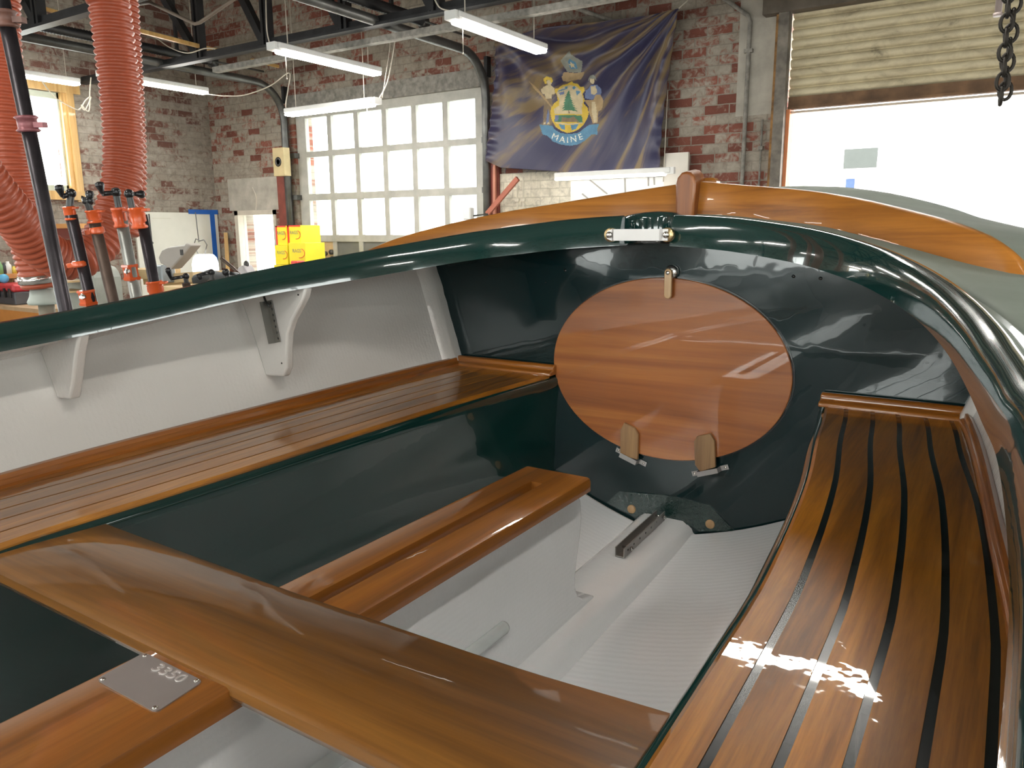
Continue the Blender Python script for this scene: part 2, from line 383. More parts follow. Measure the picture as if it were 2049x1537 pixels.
tr = rows[0]; mb.add(tr+[Vector((XC, -2.2, tr[0].z))], [tuple(range(len(tr)+1))], 0)
hull = mb.build('hull', [m_hull, m_green], boat, fixn=False)
hull['label'] = 'white painted inside of the hull'
# keel and blocks it stands on
mb = MB()
mb.prism([(-2.0, .45), (1.6, .60), (2.2, .85), (2.6, 1.06), (1.8, .96), (.6, .89), (-.8, .90), (-2.2, 1.01)], lambda a, b: (XC-.03, a, b), lambda a, b: (XC+.03, a, b))
mb.build('keel', m_green, boat)
for yy, h in ((-1.2, .465), (1.0, .555)):
    b_ = MB(); b_.box((XC-.2, yy-.1, 0), (XC+.2, yy+.1, h-.08)); b_.box((XC-.12, yy-.08, h-.08), (XC+.12, yy+.08, h))
    o = b_.build('keel_block', plain('rough_timber', (.28, .19, .11), .8))
    tag(o, 'rough timber block under the aft end of the boat keel' if yy < 0 else 'rough timber block under the forward end of the boat keel', 'support block')

# white woven floor sheathing, slightly proud of the hull
mb = MB(); rows = []
for i in range(36):
    y = -2.0+3.79*i/35; P = hullpts(y)[:15]
    rows.append([Vector((XC-w, y, z+.004)) for w, z in reversed(P)]+[Vector((XC+w, y, z+.004)) for w, z in P[1:]])
mb.grid(rows); mb.build('floor_sheathing', m_floor_w, boat, fixn=False)['label'] = 'white ribbed cloth lining of the bilge'

# coaming
CB = [(-2.0, .50, 1.455), (-1.2, .60, 1.465), (-.6, .67, 1.48), (0, .706, 1.503), (.3, .714, 1.525), (.5, .716, 1.545), (.7, .705, 1.563), (.8, .689, 1.575), (.9, .670, 1.589), (1.0, .647, 1.604), (1.1, .618, 1.618), (1.2, .583, 1.630), (1.3, .538, 1.643), (1.4, .476, 1.659), (1.5, .378, 1.679), (1.56, .285, 1.692), (1.595, .200, 1.702), (1.615, .120, 1.708), (1.622, .06, 1.711)]
def cpath(n_sub=5):
    P = [Vector((w, y, z)) for y, w, z in CB]; out = []
    for i in range(len(P)-1):
        p0, p1, p2, p3 = P[max(i-1, 0)], P[i], P[i+1], P[min(i+2, len(P)-1)]
        for k in range(n_sub):
            t = k/n_sub; out.append(0.5*((2*p1)+(-p0+p2)*t+(2*p0-5*p1+4*p2-p3)*t*t+(-p0+3*p1-3*p2+p3)*t**3))
    out.append(P[-1]); return out
CP = cpath()
def cnorm(i):
    t = CP[min(i+1, len(CP)-1)]-CP[max(i-1, 0)]; t.z = 0; t.normalize(); return Vector((t.y, -t.x, 0))      # outward (to larger w) on starboard
def cprof(y):
    h = lerp(.046, .068, min(1, max(0, (y-.9)/.7)))
    return [(0, 0), (.002, h*.25), (.006, h*.55), (.012, h*.80), (.019, h*.95), (.027, h), (.036, h*.97), (.044, h*.86), (.051, h*.70), (.060, h*.58), (.072, h*.50), (.082, h*.40), (.086, h*.22), (.05, 0)]
COUT = []
for sgn, nm in ((-1, 'port'), (1, 'starboard')):
    mb = MB(); rows = []; foot = []
    for i, p in enumerate(CP):
        n = cnorm(i); pr_ = cprof(p.y)
        rows.append([Vector((XC+sgn*(p.x+n.x*o), p.y+n.y*o, p.z+h)) for o, h in pr_])
        foot.append(Vector((p.x+n.x*.084, p.y+n.y*.084, p.z)))
    mb.grid(rows, closeu=True); L = len(rows[0])
    mb.add(rows[0], [tuple(range(L))]); mb.add(rows[-1], [tuple(range(L))])
    o = autosmooth(mb.build('coaming', m_green, boat), 60); o['label'] = 'dark green rounded coaming along the %s side' % nm
    COUT.append(foot)
# mast collar: a U of the same green standing in the gap, open aft
mb = MB(); rows = []
for k in range(25):
    a = math.pi*k/24; c, s = math.cos(a), math.sin(a); x0, y0 = XC, 1.655
    def P(r, z): return Vector((x0+c*r, y0+s*r*0.95, max(z, 1.7155)))
    zt = 1.772+.012*s
    rows.append([P(.052, 1.70), P(.050, zt-.01), P(.054, zt), P(.066, zt+.004), P(.080, zt-.004), P(.092, 1.745+.02*s), P(.095, 1.70)])
mb.grid(rows, closeu=True); mb.add(rows[0], [tuple(range(7))]); mb.add(rows[-1], [tuple(range(7))])
o = autosmooth(mb.build('mast_collar', m_green, boat), 60); o['label'] = 'curved green collar behind the steel strap'
mb = MB(); mb.rev((XC, 1.675, 1.716), (0, 0, 1), [(.049, 0), (.049, .006)], 28); mb.build('mast_step_floor', m_black, boat)

# deck, in three sheets: two side decks and the fore deck
def deckmesh():
    mb = MB(); rows = []
    foot = [p for p in COUT[0]]
    n = len(foot)
    # foot points run aft -> centre front; pair each with a sheer point of growing y
    for sgn in (-1, 1):
        rows = []
        for i, p in enumerate(foot):
            y = p.y
            u = max(0, (i/(n-1)-0.45)/0.55); ys = min(2.95, lerp(y, y+1.35*u, u))
            ys = 2.95 if i == n-1 else ys
            ws = interp(SHt, ys)+.014
            row = []
            for k in range(13):
                t = k/12; w = lerp(p.x, ws, t); yy = lerp(p.y, ys, t)
                zz = zdeck(w, yy)
                if i == n-1: w = lerp(p.x, 0.0, t)
                if k == 0: zz = min(zz, p.z+.026)
                row.append(Vector((XC+sgn*w, yy, zz)))
            rows.append(row)
        if True: mb.grid(rows)
    # centre strip ahead of the collar
    strip = []
    for k in range(13):
        t = k/12; yy = lerp(foot[-1].y, 2.95, t); w = foot[-1].x*(1-t)
        strip.append([Vector((XC-w, yy, zdeck(w, yy))), Vector((XC, yy, zdeck(0, yy))), Vector((XC+w, yy, zdeck(w, yy)))])
    mb.grid(strip)
    return mb
deck = deckmesh().build('deck', m_deck, boat); deck['label'] = 'grey green painted side decks and foredeck'
sm = deck.modifiers.new('thick', 'SOLIDIFY'); sm.thickness = 0.010; sm.offset = -1

# breakwater: two arms and a centre post
PLAN = [(0.0, 1.905), (.1, 1.88), (.2, 1.832), (.35, 1.765), (.45, 1.68), (.55, 1.585), (.63, 1.505), (.715, 1.43)]
TOPR = [(.0, 1.866), (.1, 1.853), (.2, 1.841), (.3, 1.828), (.4, 1.809), (.5, 1.784), (.6, 1.755), (.65, 1.735), (.685, 1.712), (.705, 1.692), (.715, 1.676)]
TOPL = [(.0, 1.862), (.1, 1.849), (.2, 1.833), (.3, 1.817), (.4, 1.799), (.5, 1.773), (.6, 1.739), (.65, 1.717), (.685, 1.697), (.705, 1.684), (.715, 1.672)]
for sgn, T, nm in ((-1, TOPL, 'port'), (1, TOPR, 'starboard')):
    mb = MB(); rows = []
    for k in range(49):
        w = .715*k/48 if k < 40 else .715*(40/48)+.715*(8/48)*(k-40)/8
        y = smooth_interp(PLAN, w); zt = smooth_interp(T, w); zb = min(zdeck(w, y)-.004, zt-.004)
        e = 0.002; dy = (smooth_interp(PLAN, w+e)-smooth_interp(PLAN, max(0, w-e))); tn = Vector((2*e, dy)); tn.normalize(); nn = Vector((-tn.y, tn.x))   # forward-out normal
        th = .009
        def Q(o, z, lean=0): return Vector((XC+sgn*(w+nn.x*(o+lean)), y+nn.y*(o+lean), z))
        le = .010
        rows.append([Q(-th, zb), Q(-th, zt-.004, le), Q(-th*.5, zt, le), Q(th*.5, zt, le), Q(th, zt-.004, le), Q(th, zb)])
    mb.grid(rows, closeu=True); mb.add(rows[-1], [tuple(range(6))]); mb.add(rows[0], [tuple(range(6))])
    o = autosmooth(mb.build('splash_board', m_splash, boat), 50); o['label'] = 'varnished splash board sweeping aft on the %s side' % nm
mb = MB()
prof = [(-.024, 1.775), (-.026, 1.86), (-.022, 1.875), (-.012, 1.886), (0, 1.889), (.012, 1.886), (.022, 1.875), (.026, 1.86), (.024, 1.775)]
mb.prism(prof, lambda a, b: (XC+a, 1.865, b-.004), lambda a, b: (XC+a*1.0, 1.935, b+.006))
bevel(mb.build('splash_post', m_post, boat), .006, 3)['label'] = 'round-topped varnished post where the splash boards meet'
mb = MB(); mb.box((XC+.004, 1.925, 1.78), (XC+.055, 1.97, 1.872), bev=.008); mb.build('splash_block', m_splash, boat)

# bulkhead
mb = MB(); P = hullpts(1.8); poly = [(XC-w, z) for w, z in reversed(P)]+[(XC+w, z) for w, z in P[1:]]
ws = P[-1][0]
top = [(XC+ws*(1-2*k/20), zdeck(ws*abs(1-2*k/20), 1.8)-.012) for k in range(1, 20)]
poly = [(x, z-.002 if z < 1.3 else z) for x, z in poly]+top
mb.prism(poly, lambda a, b: (a, 1.80, b), lambda a, b: (a, 1.815, b))
bulk = mb.build('bulkhead', m_bulk, boat); bulk['label'] = 'glossy dark green bulkhead across the cockpit'
# rough seam under the coaming, and the glassed patch at the foot
mb = MB(); rows = []
for k in range(41):
    w = -.70+1.40*k/40; z = zdeck(abs(w), 1.79)-.012; j = random.uniform(-.003, .003)
    rows.append([Vector((XC+w, 1.765, z)), Vector((XC+w, 1.782+j*.5, z-.012)), Vector((XC+w, 1.794+j, z-.022)), Vector((XC+w, 1.801, z-.042+j))])
mb.grid(rows); mb.build('bulkhead_fillet', m_green_rough, bulk)
mb = MB()
pl = [ay(*p, 1.8) for p in ((1215, 1005), (1240, 983), (1330, 990), (1420, 1010), (1470, 1062), (1400, 1063), (1385, 1052), (1300, 1026), (1285, 1030), (1270, 1034))]
mb.prism([(p.x, p.z) for p in pl], lambda a, b: (a, 1.7965, b), lambda a, b: (a, 1.8, b)); mb.build('glassed_patch', m_green_rough, bulk)
for i, p in enumerate(((1265, 1018), (1422, 1048))):
    c = ay(*p, 1.8); mb = MB(); mb.rev((c.x, 1.80, c.z), (0, -1, 0), [(.0118, -.005), (.0118, .006), (.010, .0075)], 20)
    mb.build('wooden_plug', m_pale2, bulk)
for p, r_ in (((1131, 541), .004), ((1588, 553), .004), ((1642, 557), .004), ((1092, 565), .002)):
    c = ay(*p, 1.8); mb = MB(); mb.rev((c.x, 1.8, c.z), (0, -1, 0), [(r_, -.001), (r_, .0012)], 14); mb.build('screw_hole', m_black, bulk)

# oval hatch cover
HC = Vector((-.7135, 1.8, 1.401)); HA, HB = .3135, .2300
def oval(a, b, n=96): return [(HC.x+a*math.cos(2*math.pi*k/n), HC.z+b*math.sin(2*math.pi*k/n)) for k in range(n)]
mb = MB(); mb.prism(oval(HA+.004, HB+.004), lambda a, b: (a, 1.7975, b), lambda a, b: (a, 1.80, b)); mb.build('hatch_rebate', m_black, bulk)
mb = MB(); mb.prism(oval(HA, HB), lambda a, b: (a, 1.790, b), lambda a, b: (a, 1.7985, b)); h_ = bevel(mb.build('hatch_cover', m_hatch, boat), .0018, 2); h_['label'] = 'oval varnished hatch cover with level grain'
# wooden turn-button over the top of the hatch
def disc(mbx, c, r, y0, y1, mi=0): mbx.rev((c.x, y0, c.z), (0, -1, 0), [(r, 0), (r, (y0-y1)*.8), (r*.88, (y0-y1))], 24, mi)
tb = MB(); c = ay(1343, 544, 1.79); disc(tb, c, .0165, 1.80, 1.785)
turn = tb.build('latch', m_ss, boat); turn['label'] = 'small wooden turn button on a round metal base above the hatch'
c1 = ay(1337, 546, 1.775); c2 = ay(1336, 590, 1.775); mb = MB(); poly = []
for k in range(13): a = math.pi*k/12; poly.append((c1.x+.0095*math.cos(a), c1.z+.0095*math.sin(a)))
for k in range(13): a = math.pi+math.pi*k/12; poly.append((c2.x+.0095*math.cos(a), c2.z+.0095*math.sin(a)))
mb.prism(poly, lambda a, b: (a, 1.773, b), lambda a, b: (a, 1.781, b)); bevel(mb.build('turn_button', m_pale2, turn), .002)
mb = MB(); disc(mb, Vector((c1.x, 0, c1.z)), .0048, 1.774, 1.770); mb.build('screw', m_ss, turn)
# two pale tabs with steel keepers at the foot
for (tp, kp, nm) in ((((1242, 861), (1249, 846), (1270, 857), (1277, 869), (1276, 920), (1241, 910)), ((1229, 898), (1239, 900), (1240, 905), (1279, 920), (1281, 918), (1291, 922), (1292, 930), (1287, 934), (1277, 933), (1236, 916), (1229, 908)), 'left'),
                     (((1389, 883), (1395, 873), (1421, 868), (1430, 882), (1432, 935), (1401, 944), (1391, 930)), ((1382, 943), (1393, 941), (1440, 934), (1443, 930), (1453, 928), (1456, 936), (1452, 943), (1442, 945), (1399, 955), (1386, 955)), 'right')):
    P_ = [ay(*p, 1.782) for p in tp]; mb = MB(); mb.prism([(p.x, p.z) for p in P_], lambda a, b: (a, 1.780, b), lambda a, b: (a, 1.789, b))
    t_ = bevel(mb.build('hatch_tab', m_pale, boat), .0012); t_['label'] = 'pale wood tab at the lower %s of the hatch' % nm
    K = [ay(*p, 1.79) for p in kp]
    n = len(K); a0 = sum((k for k in (K[0], K[-1])), Vector())/2; b0 = K[n//2]
    L_ = ay(*(sorted(kp)[0]), 1.79); R_ = ay(*(sorted(kp)[-1]), 1.79)
    xs = sorted(kp); la, ra = (xs[0], xs[-1])
    ca = ay(la[0]+6, (kp[0][1]+kp[-1][1])/2, 1.79); cb_ = ay(ra[0]-6, ra[1]-1 if nm == 'left' else ra[1]+1, 1.79)
    d = (cb_-ca); d.y = 0; d.normalize()
    mb = MB(); w_ = .0062
    nrm = Vector((-d.z, 0, d.x))
    def S(q, s_, y): p = q+nrm*s_; return (p.x, y, p.z)
    Ld = (cb_-ca).length
    prof = [(-.007, 1.7985), (.012, 1.7985), (.014, 1.777), (Ld-.014, 1.777), (Ld-.012, 1.7985), (Ld+.007, 1.7985)]
    rows = []
    for s0, yy in prof:
        q = Vector((ca.x, 0, ca.z))+d*s0; rows.append([Vector(S(q, -w_, yy)), Vector(S(q, w_, yy)), Vector(S(q, w_, yy-.0016)), Vector(S(q, -w_, yy-.0016))])
    mb.grid(rows, closeu=True, smooth=False); mb.add(rows[0], [(0, 1, 2, 3)]); mb.add(rows[-1], [(0, 1, 2, 3)])
    k_ = mb.build('keeper', m_alu, t_)
    for q in (ca-d*.000, cb_+d*.000):
        s_ = MB(); s_.rev((q.x, 1.798, q.z), (0, -1, 0), [(.0036, 0), (.0036, .002), (.002, .0034)], 12); s_.build('screw', m_ss, t_)

# steel strap across the mast gap
y0 = 1.602; L_ = ay(1205, 472, y0); R_ = ay(1340, 468, y0); zc = (L_.z+R_.z)/2
mb = MB(); hw = .0155; pts = []
nn_ = 24; rows = []
xL, xR = L_.x+.012, R_.x-.004
for k in range(nn_+1):
    t = k/nn_; x = lerp(xL, xR, t); yy = y0-.001*math.sin(t*math.pi)-(.004 if .12 < t < .88 else 0)
    hh = hw*(.82 if .1 < t < .93 else 1.0); zz = zc-.004*t*0
    if k < 3: hh = hw*(.55+.15*k)
    if k > nn_-2: hh = hw*.8
    rows.append([Vector((x, yy, zz-hh)), Vector((x, yy, zz+hh)), Vector((x, yy+.003, zz+hh)), Vector((x, yy+.003, zz-hh))])
mb.grid(rows, closeu=True, smooth=False); mb.add(rows[0], [(0, 1, 2, 3)]); mb.add(rows[-1], [(0, 1, 2, 3)])
st = mb.build('mast_strap', m_alu, boat); st['label'] = 'polished steel strap screwed across the mast gap in the coaming'
for x in (xL+.006, xR-.004):
    b_ = MB(); b_.rev((x, y0+.014, zc), (0, -1, 0), [(hw, 0), (hw, .010), (hw*.9, .012)], 28); b_.build('washer', plain('brass_washer', (.55, .42, .22), .3, 1), st)
    b_ = MB(); b_.rev((x, y0-.001, zc), (0, -1, 0), [(.0075, 0), (.007, .003), (.004, .0055), (.001, .006)], 18); b_.build('screw', m_ss, st)

# seats
def zseat(y): return 1.315+(y-.6)*.0417
WI = {1: [(-1.9, .36), (-1.2, .41), (-.6, .45), (0, .468), (.5, .474), (.83, .473), (1.02, .463), (1.27, .440), (1.53, .402), (1.68, .384), (1.79, .366)],
      -1: [(-1.9, .37), (-1.2, .42), (-.6, .465), (0, .485), (.47, .484), (.69, .460), (.87, .440), (1.1, .417), (1.4, .383), (1.75, .326), (1.79, .318)]}
def wout(y): return hullw(y, zseat(y))
SEAM = [.052, .104, .153, .204, .251]
ys = [-1.9+3.665*i/70 for i in range(71)]
for sgn, nm in ((-1, 'port'), (1, 'starboard')):
    root = None; wi = lambda y: smooth_interp(WI[sgn], y)
    mb = MB()
    cw = .0045 if sgn > 0 else .0022
    tw = .026 if sgn < 0 else .013                                            # outer trim width
    edges = [.0]+SEAM+[9]
    for j in range(6):
        rows = []
        for y in ys:
            off = .0 if sgn > 0 else 0
            a = wi(y)+edges[j]+(0 if j == 0 else cw); lim = wout(y)-tw+.006
            b_ = min(wi(y)+edges[j+1]-cw, lim) if j < 5 else lim
            a = min(a, lim-.0005); b_ = max(b_, a+.0004); z = zseat(y)
            if j == 0:
                a += .010 if sgn > 0 else .004
                rows.append([Vector((XC+sgn*(a+.004), y, z-.024)), Vector((XC+sgn*(a-.002), y, z-.018)), Vector((XC+sgn*(a-.002), y, z-.006)), Vector((XC+sgn*(a+.004), y, z)), Vector((XC+sgn*b_, y, z)), Vector((XC+sgn*b_, y, z-.024))])
            else: rows.append([Vector((XC+sgn*a, y, z-.024)), Vector((XC+sgn*a, y, z)), Vector((XC+sgn*b_, y, z)), Vector((XC+sgn*b_, y, z-.024))])
        mb.grid(rows, closeu=True, smooth=False); n_ = len(rows[0]); mb.add(rows[0], [tuple(range(n_))]); mb.add(rows[-1], [tuple(range(n_))])
    rows = [[Vector((XC+sgn*(wi(y)+.02), y, zseat(y)-.022)), Vector((XC+sgn*(wi(y)+.02), y, zseat(y)-.0012)), Vector((XC+sgn*(wout(y)-.01), y, zseat(y)-.0012)), Vector((XC+sgn*(wout(y)-.01), y, zseat(y)-.022))] for y in ys]
    mb.grid(rows, 1, closeu=True, smooth=False)
    seat = mb.build('seat', [m_teak, m_black], boat); seat['label'] = 'varnished %s bench of narrow planks with black seams' % nm
    # outer moulding along the hull
    mb = MB(); rows = []
    for y in ys:
        z = zseat(y); w = wout(y)
        rows.append([Vector((XC+sgn*(w-tw), y, z-.004)), Vector((XC+sgn*(w-tw), y, z+.006)), Vector((XC+sgn*(w-tw*.75), y, z+.010)), Vector((XC+sgn*(w-tw*.5), y, z+.012)), Vector((XC+sgn*(w-tw*.4), y, z+.020)), Vector((XC+sgn*(w-tw*.1), y, z+.022)), Vector((XC+sgn*(hullw(y, z+.02)-.001), y, z+.018)), Vector((XC+sgn*(w-.002), y, z-.004))])
    mb.grid(rows, closeu=True); autosmooth(mb.build('seat_trim', m_trim, seat), 40)
    # moulding across the bulkhead end
    mb = MB(); w0 = wi(1.78)-.002; w1 = wout(1.78)
    prof = [(1.797, -.004), (1.797, .020), (1.792, .024), (1.780, .024), (1.774, .020), (1.772, .010), (1.758, .008), (1.754, .004), (1.754, -.004)]
    rows = [[Vector((XC+sgn*w, y, zseat(1.78)+h)) for y, h in prof] for w in (w0, w1)]
    mb.grid(rows, closeu=True, smooth=False); mb.add(rows[0], [tuple(range(len(prof)))]); mb.add(rows[1], [tuple(range(len(prof)))])
    bevel(mb.build('end_trim', m_trimx, seat), .003, 2)
    # green front panel with rounded top
    mb = MB(); rows = []
    for y in ys+[1.799]:
        w = wi(min(y, 1.79)); z = zseat(y)-.020; zb = 0.9
        P = hullpts(y)
        wb = w+.012; zb = interp([(a, b) for a, b in P[:22]], wb)+.002
        rows.append([Vector((XC+sgn*(w+.03), y, z+.001)), Vector((XC+sgn*(w+.012), y, z+.011)), Vector((XC+sgn*(w+.002), y, z+.011)), Vector((XC+sgn*(w-.004), y, z+.005)), Vector((XC+sgn*(w-.006), y, z-.004)), Vector((XC+sgn*(w-.005), y, z-.016)), Vector((XC+sgn*(w-.001), y, z-.024)), Vector((XC+sgn*(wb-.004), y, lerp(z, zb, .5))), Vector((XC+sgn*wb, y, zb)), Vector((XC+sgn*(wb+.03), y, zb+.008))])
    mb.grid(rows, closeu=True); p_ = mb.build('seat_front', m_green, boat); autosmooth(p_, 60); p_['label'] = 'glossy dark green panel under the %s bench' % nm
    # white knees
    for yk in ((1.18, .74, .2) if sgn < 0 else (.1,)):
        mb = MB(); dz = smooth_interp([(a[0], a[2]) for a in CB], yk)
        wc = smooth_interp([(a[0], a[1]) for a in CB], yk)
        inner = [(wc+.003, dz), (wc+.012, dz-.022), (wc+.030, dz-.045), (wc+.055, dz-.075), (wc+.072, dz-.105), (wc+.078, dz-.14), (wc+.082, dz-.185), (wc+.095, dz-.207)]
        wo = lambda z: hullw(yk, z)+.003
        if yk < 1: inner = [(wc+.003, dz), (wc+.02, dz-.03), (wc+.045, dz-.09), (wc+.062, dz-.125)]
        inner = [(min(w, wo(z)-.003), z) for w, z in inner]
        outer_ = [(wo(z), z) for z in (inner[-1][1]-.004, dz-.15, dz-.1, dz-.05, dz)] if yk > 1 else [(wo(z), z) for z in (inner[-1][1]-.004, dz-.05, dz)]
        mb.prism(inner+outer_, lambda a, b: (XC+sgn*a, yk-.011, b), lambda a, b: (XC+sgn*a, yk+.011, b))
        k_ = bevel(mb.build('knee', m_hull, boat), .005, 3); k_['label'] = 'white knee bracing the %s coaming to the hull' % nm
        if sgn < 0 and yk > 1:
            for p in ((596, 590), (563, 727)):
                c = ay(*p, 1.168); h2 = MB(); h2.rev((c.x, 1.1695, c.z), (0, -1, 0), [(.0022, -.001), (.0022, .001)], 10); h2.build('screw_hole', m_black, k_)
            a_ = Vector(ay(533, 602, 1.155)); b2 = Vector(ay(551, 686, 1.155)); hm = MB()
            d = (b2-a_).normalized(); sd = Vector((d.z, 0, -d.x))
            for face, (o0, o1, yy0, yy1) in enumerate(((-.010, .005, 1.163, 1.1655), (-.012, -.010, 1.145, 1.1655))):
                vs = []
                for yv in (yy0, yy1):
                    for (s_, o_) in ((0, o0), (0, o1), (1, o1), (1, o0)):
                        q = lerp(a_, b2, s_)-sd*o_; vs.append((q.x, yv, q.z))
                hm.add(vs, [(0, 1, 2, 3), (7, 6, 5, 4), (0, 4, 5, 1), (1, 5, 6, 2), (2, 6, 7, 3), (3, 7, 4, 0)], 0)
            for k in range(7):
                q = lerp(a_, b2, .07+.14*k)-sd*.003; hm.rev((q.x, 1.1632, q.z), (0, -1, 0), [(.0027, 0), (.0027, .0006)], 10, 1)
            s3 = hm.build('perforated_strip', [plain('grey_steel_strip', (.25, .24, .22), .4, .8), m_black], boat); s3['label'] = 'perforated grey metal strip hanging on the port knee'
            hm = MB(); hm.tube([ay(528, 594, 1.16), ay(533, 606, 1.158), ay(540, 614, 1.156)], .0025, 8); hm.build('wire', m_dk, s3)

# hull lip against the bulkhead
for sgn in (-1, 1):
    mb = MB(); rows = []
    for k in range(15):
        z = 1.37+.30*k/14; w = hullw(1.79, z); j = random.uniform(-.0015, .0015)
        rows.append([Vector((XC+sgn*(hullw(1.73, z)+.001), 1.725, z)), Vector((XC+sgn*(w-.006), 1.745+j, z)), Vector((XC+sgn*(w-.010), 1.77, z)), Vector((XC+sgn*(w-.006+j), 1.799, z))])
    mb.grid(rows); mb.build('hull_tabbing', m_hull, boat, fixn=False)

mb = MB(); rows = []
for k in range(120):
    y = -1.2+2.95*k/119; wc = smooth_interp([(a[0], a[1]) for a in CB], min(y, 1.5)) if y < 1.5 else .50
    zc_ = smooth_interp([(a[0], a[2]) for a in CB], min(y, 1.5)); wh = hullw(y, zc_-.02); wi_ = min(wh-.02, max(wc+.035, wh-.10)+random.uniform(-.006, .006))
    rows.append([Vector((XC-wi_, y, zc_-.006)), Vector((XC-wi_-.004, y, zc_-.014)), Vector((XC-lerp(wi_, wh, .6), y, zc_-.020)), Vector((XC-wh-.002, y, zc_-.05))])
mb.grid(rows); mb.build('deck_flange', m_hull, boat, fixn=False)['label'] = 'ragged white bonding strip under the port side deck'
# thwart
ZT = 1.2975
def thx(px, py): return az(px, py, ZT)
fr = [(-.58, .622), (-.40, .617), (-.2, .616), (-.062, .615), (.12, .618), (.29, .622), (.45, .634), (.60, .645)]
mb = MB(); rows = []
for k in range(41):
    w = -.60+1.2*k/40; yf = smooth_interp(fr, w); yb = .440-.0*w; z = ZT
    prof = [(yb+.004, -.026), (yb-.002, -.021), (yb-.006, -.012), (yb-.003, -.003), (yb+.005, 0), (yf-.006, 0), (yf, -.004), (yf, -.022), (yf-.004, -.026)]
    rows.append([Vector((XC+w, y, z+h)) for y, h in prof])
mb.grid(rows, closeu=True); n_ = len(rows[0]); mb.add(rows[0], [tuple(range(n_))]); mb.add(rows[-1], [tuple(range(n_))])
th = autosmooth(mb.build('thwart', m_thwart, boat), 35); th['label'] = 'wide varnished thwart crossing the cockpit'

# centreboard case
ZK = 1.2915
cw0, cw1 = XC-.0735, XC+.0725; sl0, sl1 = XC-.0125, XC+.0125
mb = MB()
def edgeprof(a, b, y0_, y1_, ra, rb):      # plank from x=a to x=b with rounded outside edges
    prof = []
    r = .007
    prof += [(a, -.026), (a, -r if ra else 0)] + ([(a+r*.3, -r*.3), (a+r, 0)] if ra else [])
    prof += ([(b-r, 0), (b-r*.3, -r*.3)] if rb else []) + [(b, -r if rb else 0), (b, -.026)]
    rows = [[Vector((x, y, ZK+h)) for x, h in prof] for y in (y0_, y1_)]
    mb.grid(rows, closeu=True); n_ = len(prof); mb.add(rows[0], [tuple(range(n_))]); mb.add(rows[1], [tuple(range(n_))])
edgeprof(cw0, sl0, .46, 1.16, True, False); edgeprof(sl1, cw1, .46, 1.16, False, True); edgeprof(cw0, cw1, 1.16, 1.235, True, True)
edgeprof(cw0, cw1, -1.2, .455, True, True)
cap = autosmooth(mb.build('case_cap', m_cap, boat), 35); cap['label'] = 'slotted varnished cap running fore and aft on the centreboard case'
mb = MB()                                       # case sides with the hollowed front edge
front = [ax(*p, XC+.03) for p in ((1120, 1000), (1150, 1004), (1158, 1020), (1161, 1045), (1158, 1075), (1150, 1110), (1145, 1140), (1145, 1165), (1150, 1190), (1162, 1206), (1185, 1210), (1195, 1230))]
fp = [(p.y+.045, p.z+.01) for p in front]
fp = [(1.215, 1.266), (1.262, 1.250), (1.275, 1.225), (1.280, 1.19), (1.273, 1.15), (1.262, 1.11), (1.255, 1.075), (1.256, 1.05), (1.268, 1.028), (1.290, 1.012), (1.33, 1.002), (1.35, .99)]
body = [(-1.15, .90)]+[(-1.15, 1.266)]+fp+[(1.35, .93), (.6, .88)]
for a, b_ in ((XC-.032, XC-.0135), (XC+.0135, XC+.032)):
    mb.prism(body, lambda p, q, a=a: (a, p, q), lambda p, q, b_=b_: (b_, p, q))
for k in range(len(fp)-1):                    # rounded nose closing the front
    pass
mb.prism([(-1.16, .9), (-1.16, 1.266), (-1.1, 1.266), (-1.1, .9)], lambda p, q: (XC-.014, p, q), lambda p, q: (XC+.014, p, q))
nose = [(y, z) for y, z in fp]+[(y-.03, z) for y, z in reversed(fp)]
mb.prism(nose, lambda p, q: (XC-.014, p, q), lambda p, q: (XC+.014, p, q))
case = bevel(mb.build('centreboard_case', m_case, boat), .010, 4); case['label'] = 'white glass-sheathed centreboard case with hollowed front edge'
mb = MB(); a_ = ax(1010, 1254, XC+.036); mb.tube([(XC+.036, .3, a_.z), (XC+.036, a_.y-.004, a_.z), (XC+.036, a_.y, a_.z)], [.0115, .0115, .010], 16)
mb.build('half_round_rib', plain('pale_grey_paint', (.62, .66, .66), .25, coat=.5), case)
mb = MB()
for q in (0,):
    A_ = ax(1117, 1090, XC+.032); B_ = ax(1088, 1300, XC+.032); C_ = ax(1148, 1235, XC+.032)
    mb.add([(XC+.030, A_.y, A_.z), (XC+.030, B_.y-.02, B_.z), (XC+.030, C_.y, C_.z), (XC+.040, B_.y+.03, B_.z+.01)], [(0, 1, 3), (0, 3, 2), (1, 2, 3), (0, 2, 1)])
# keelson
mb = MB(); rows = []
for k in range(30):
    y = -2.0+3.80*k/29; zt = smooth_interp([(-2, .985), (.6, .985), (1.2, .992), (1.5, 1.000), (1.8, 1.014)], y); hb = smooth_interp([(-2, .905), (.6, .905), (1.2, .935), (1.8, .975)], y)
    wt = .058; j = .0012*math.sin(y*60)
    rows.append([Vector((XC+w, y, z)) for w, z in ((-wt-.034, hb+.004), (-wt-.024, hb+.010), (-wt-.014, lerp(hb, zt, .6)), (-wt-.006, zt-.008), (-wt+.006, zt), (wt-.006, zt), (wt+.008, zt-.010), (wt+.016+j, lerp(hb, zt, .55)), (wt+.021, hb+.012), (wt+.034, hb+.003))])
mb.grid(rows); k_ = mb.build('keelson', m_case, boat); k_['label'] = 'white rounded keelson along the bottom'
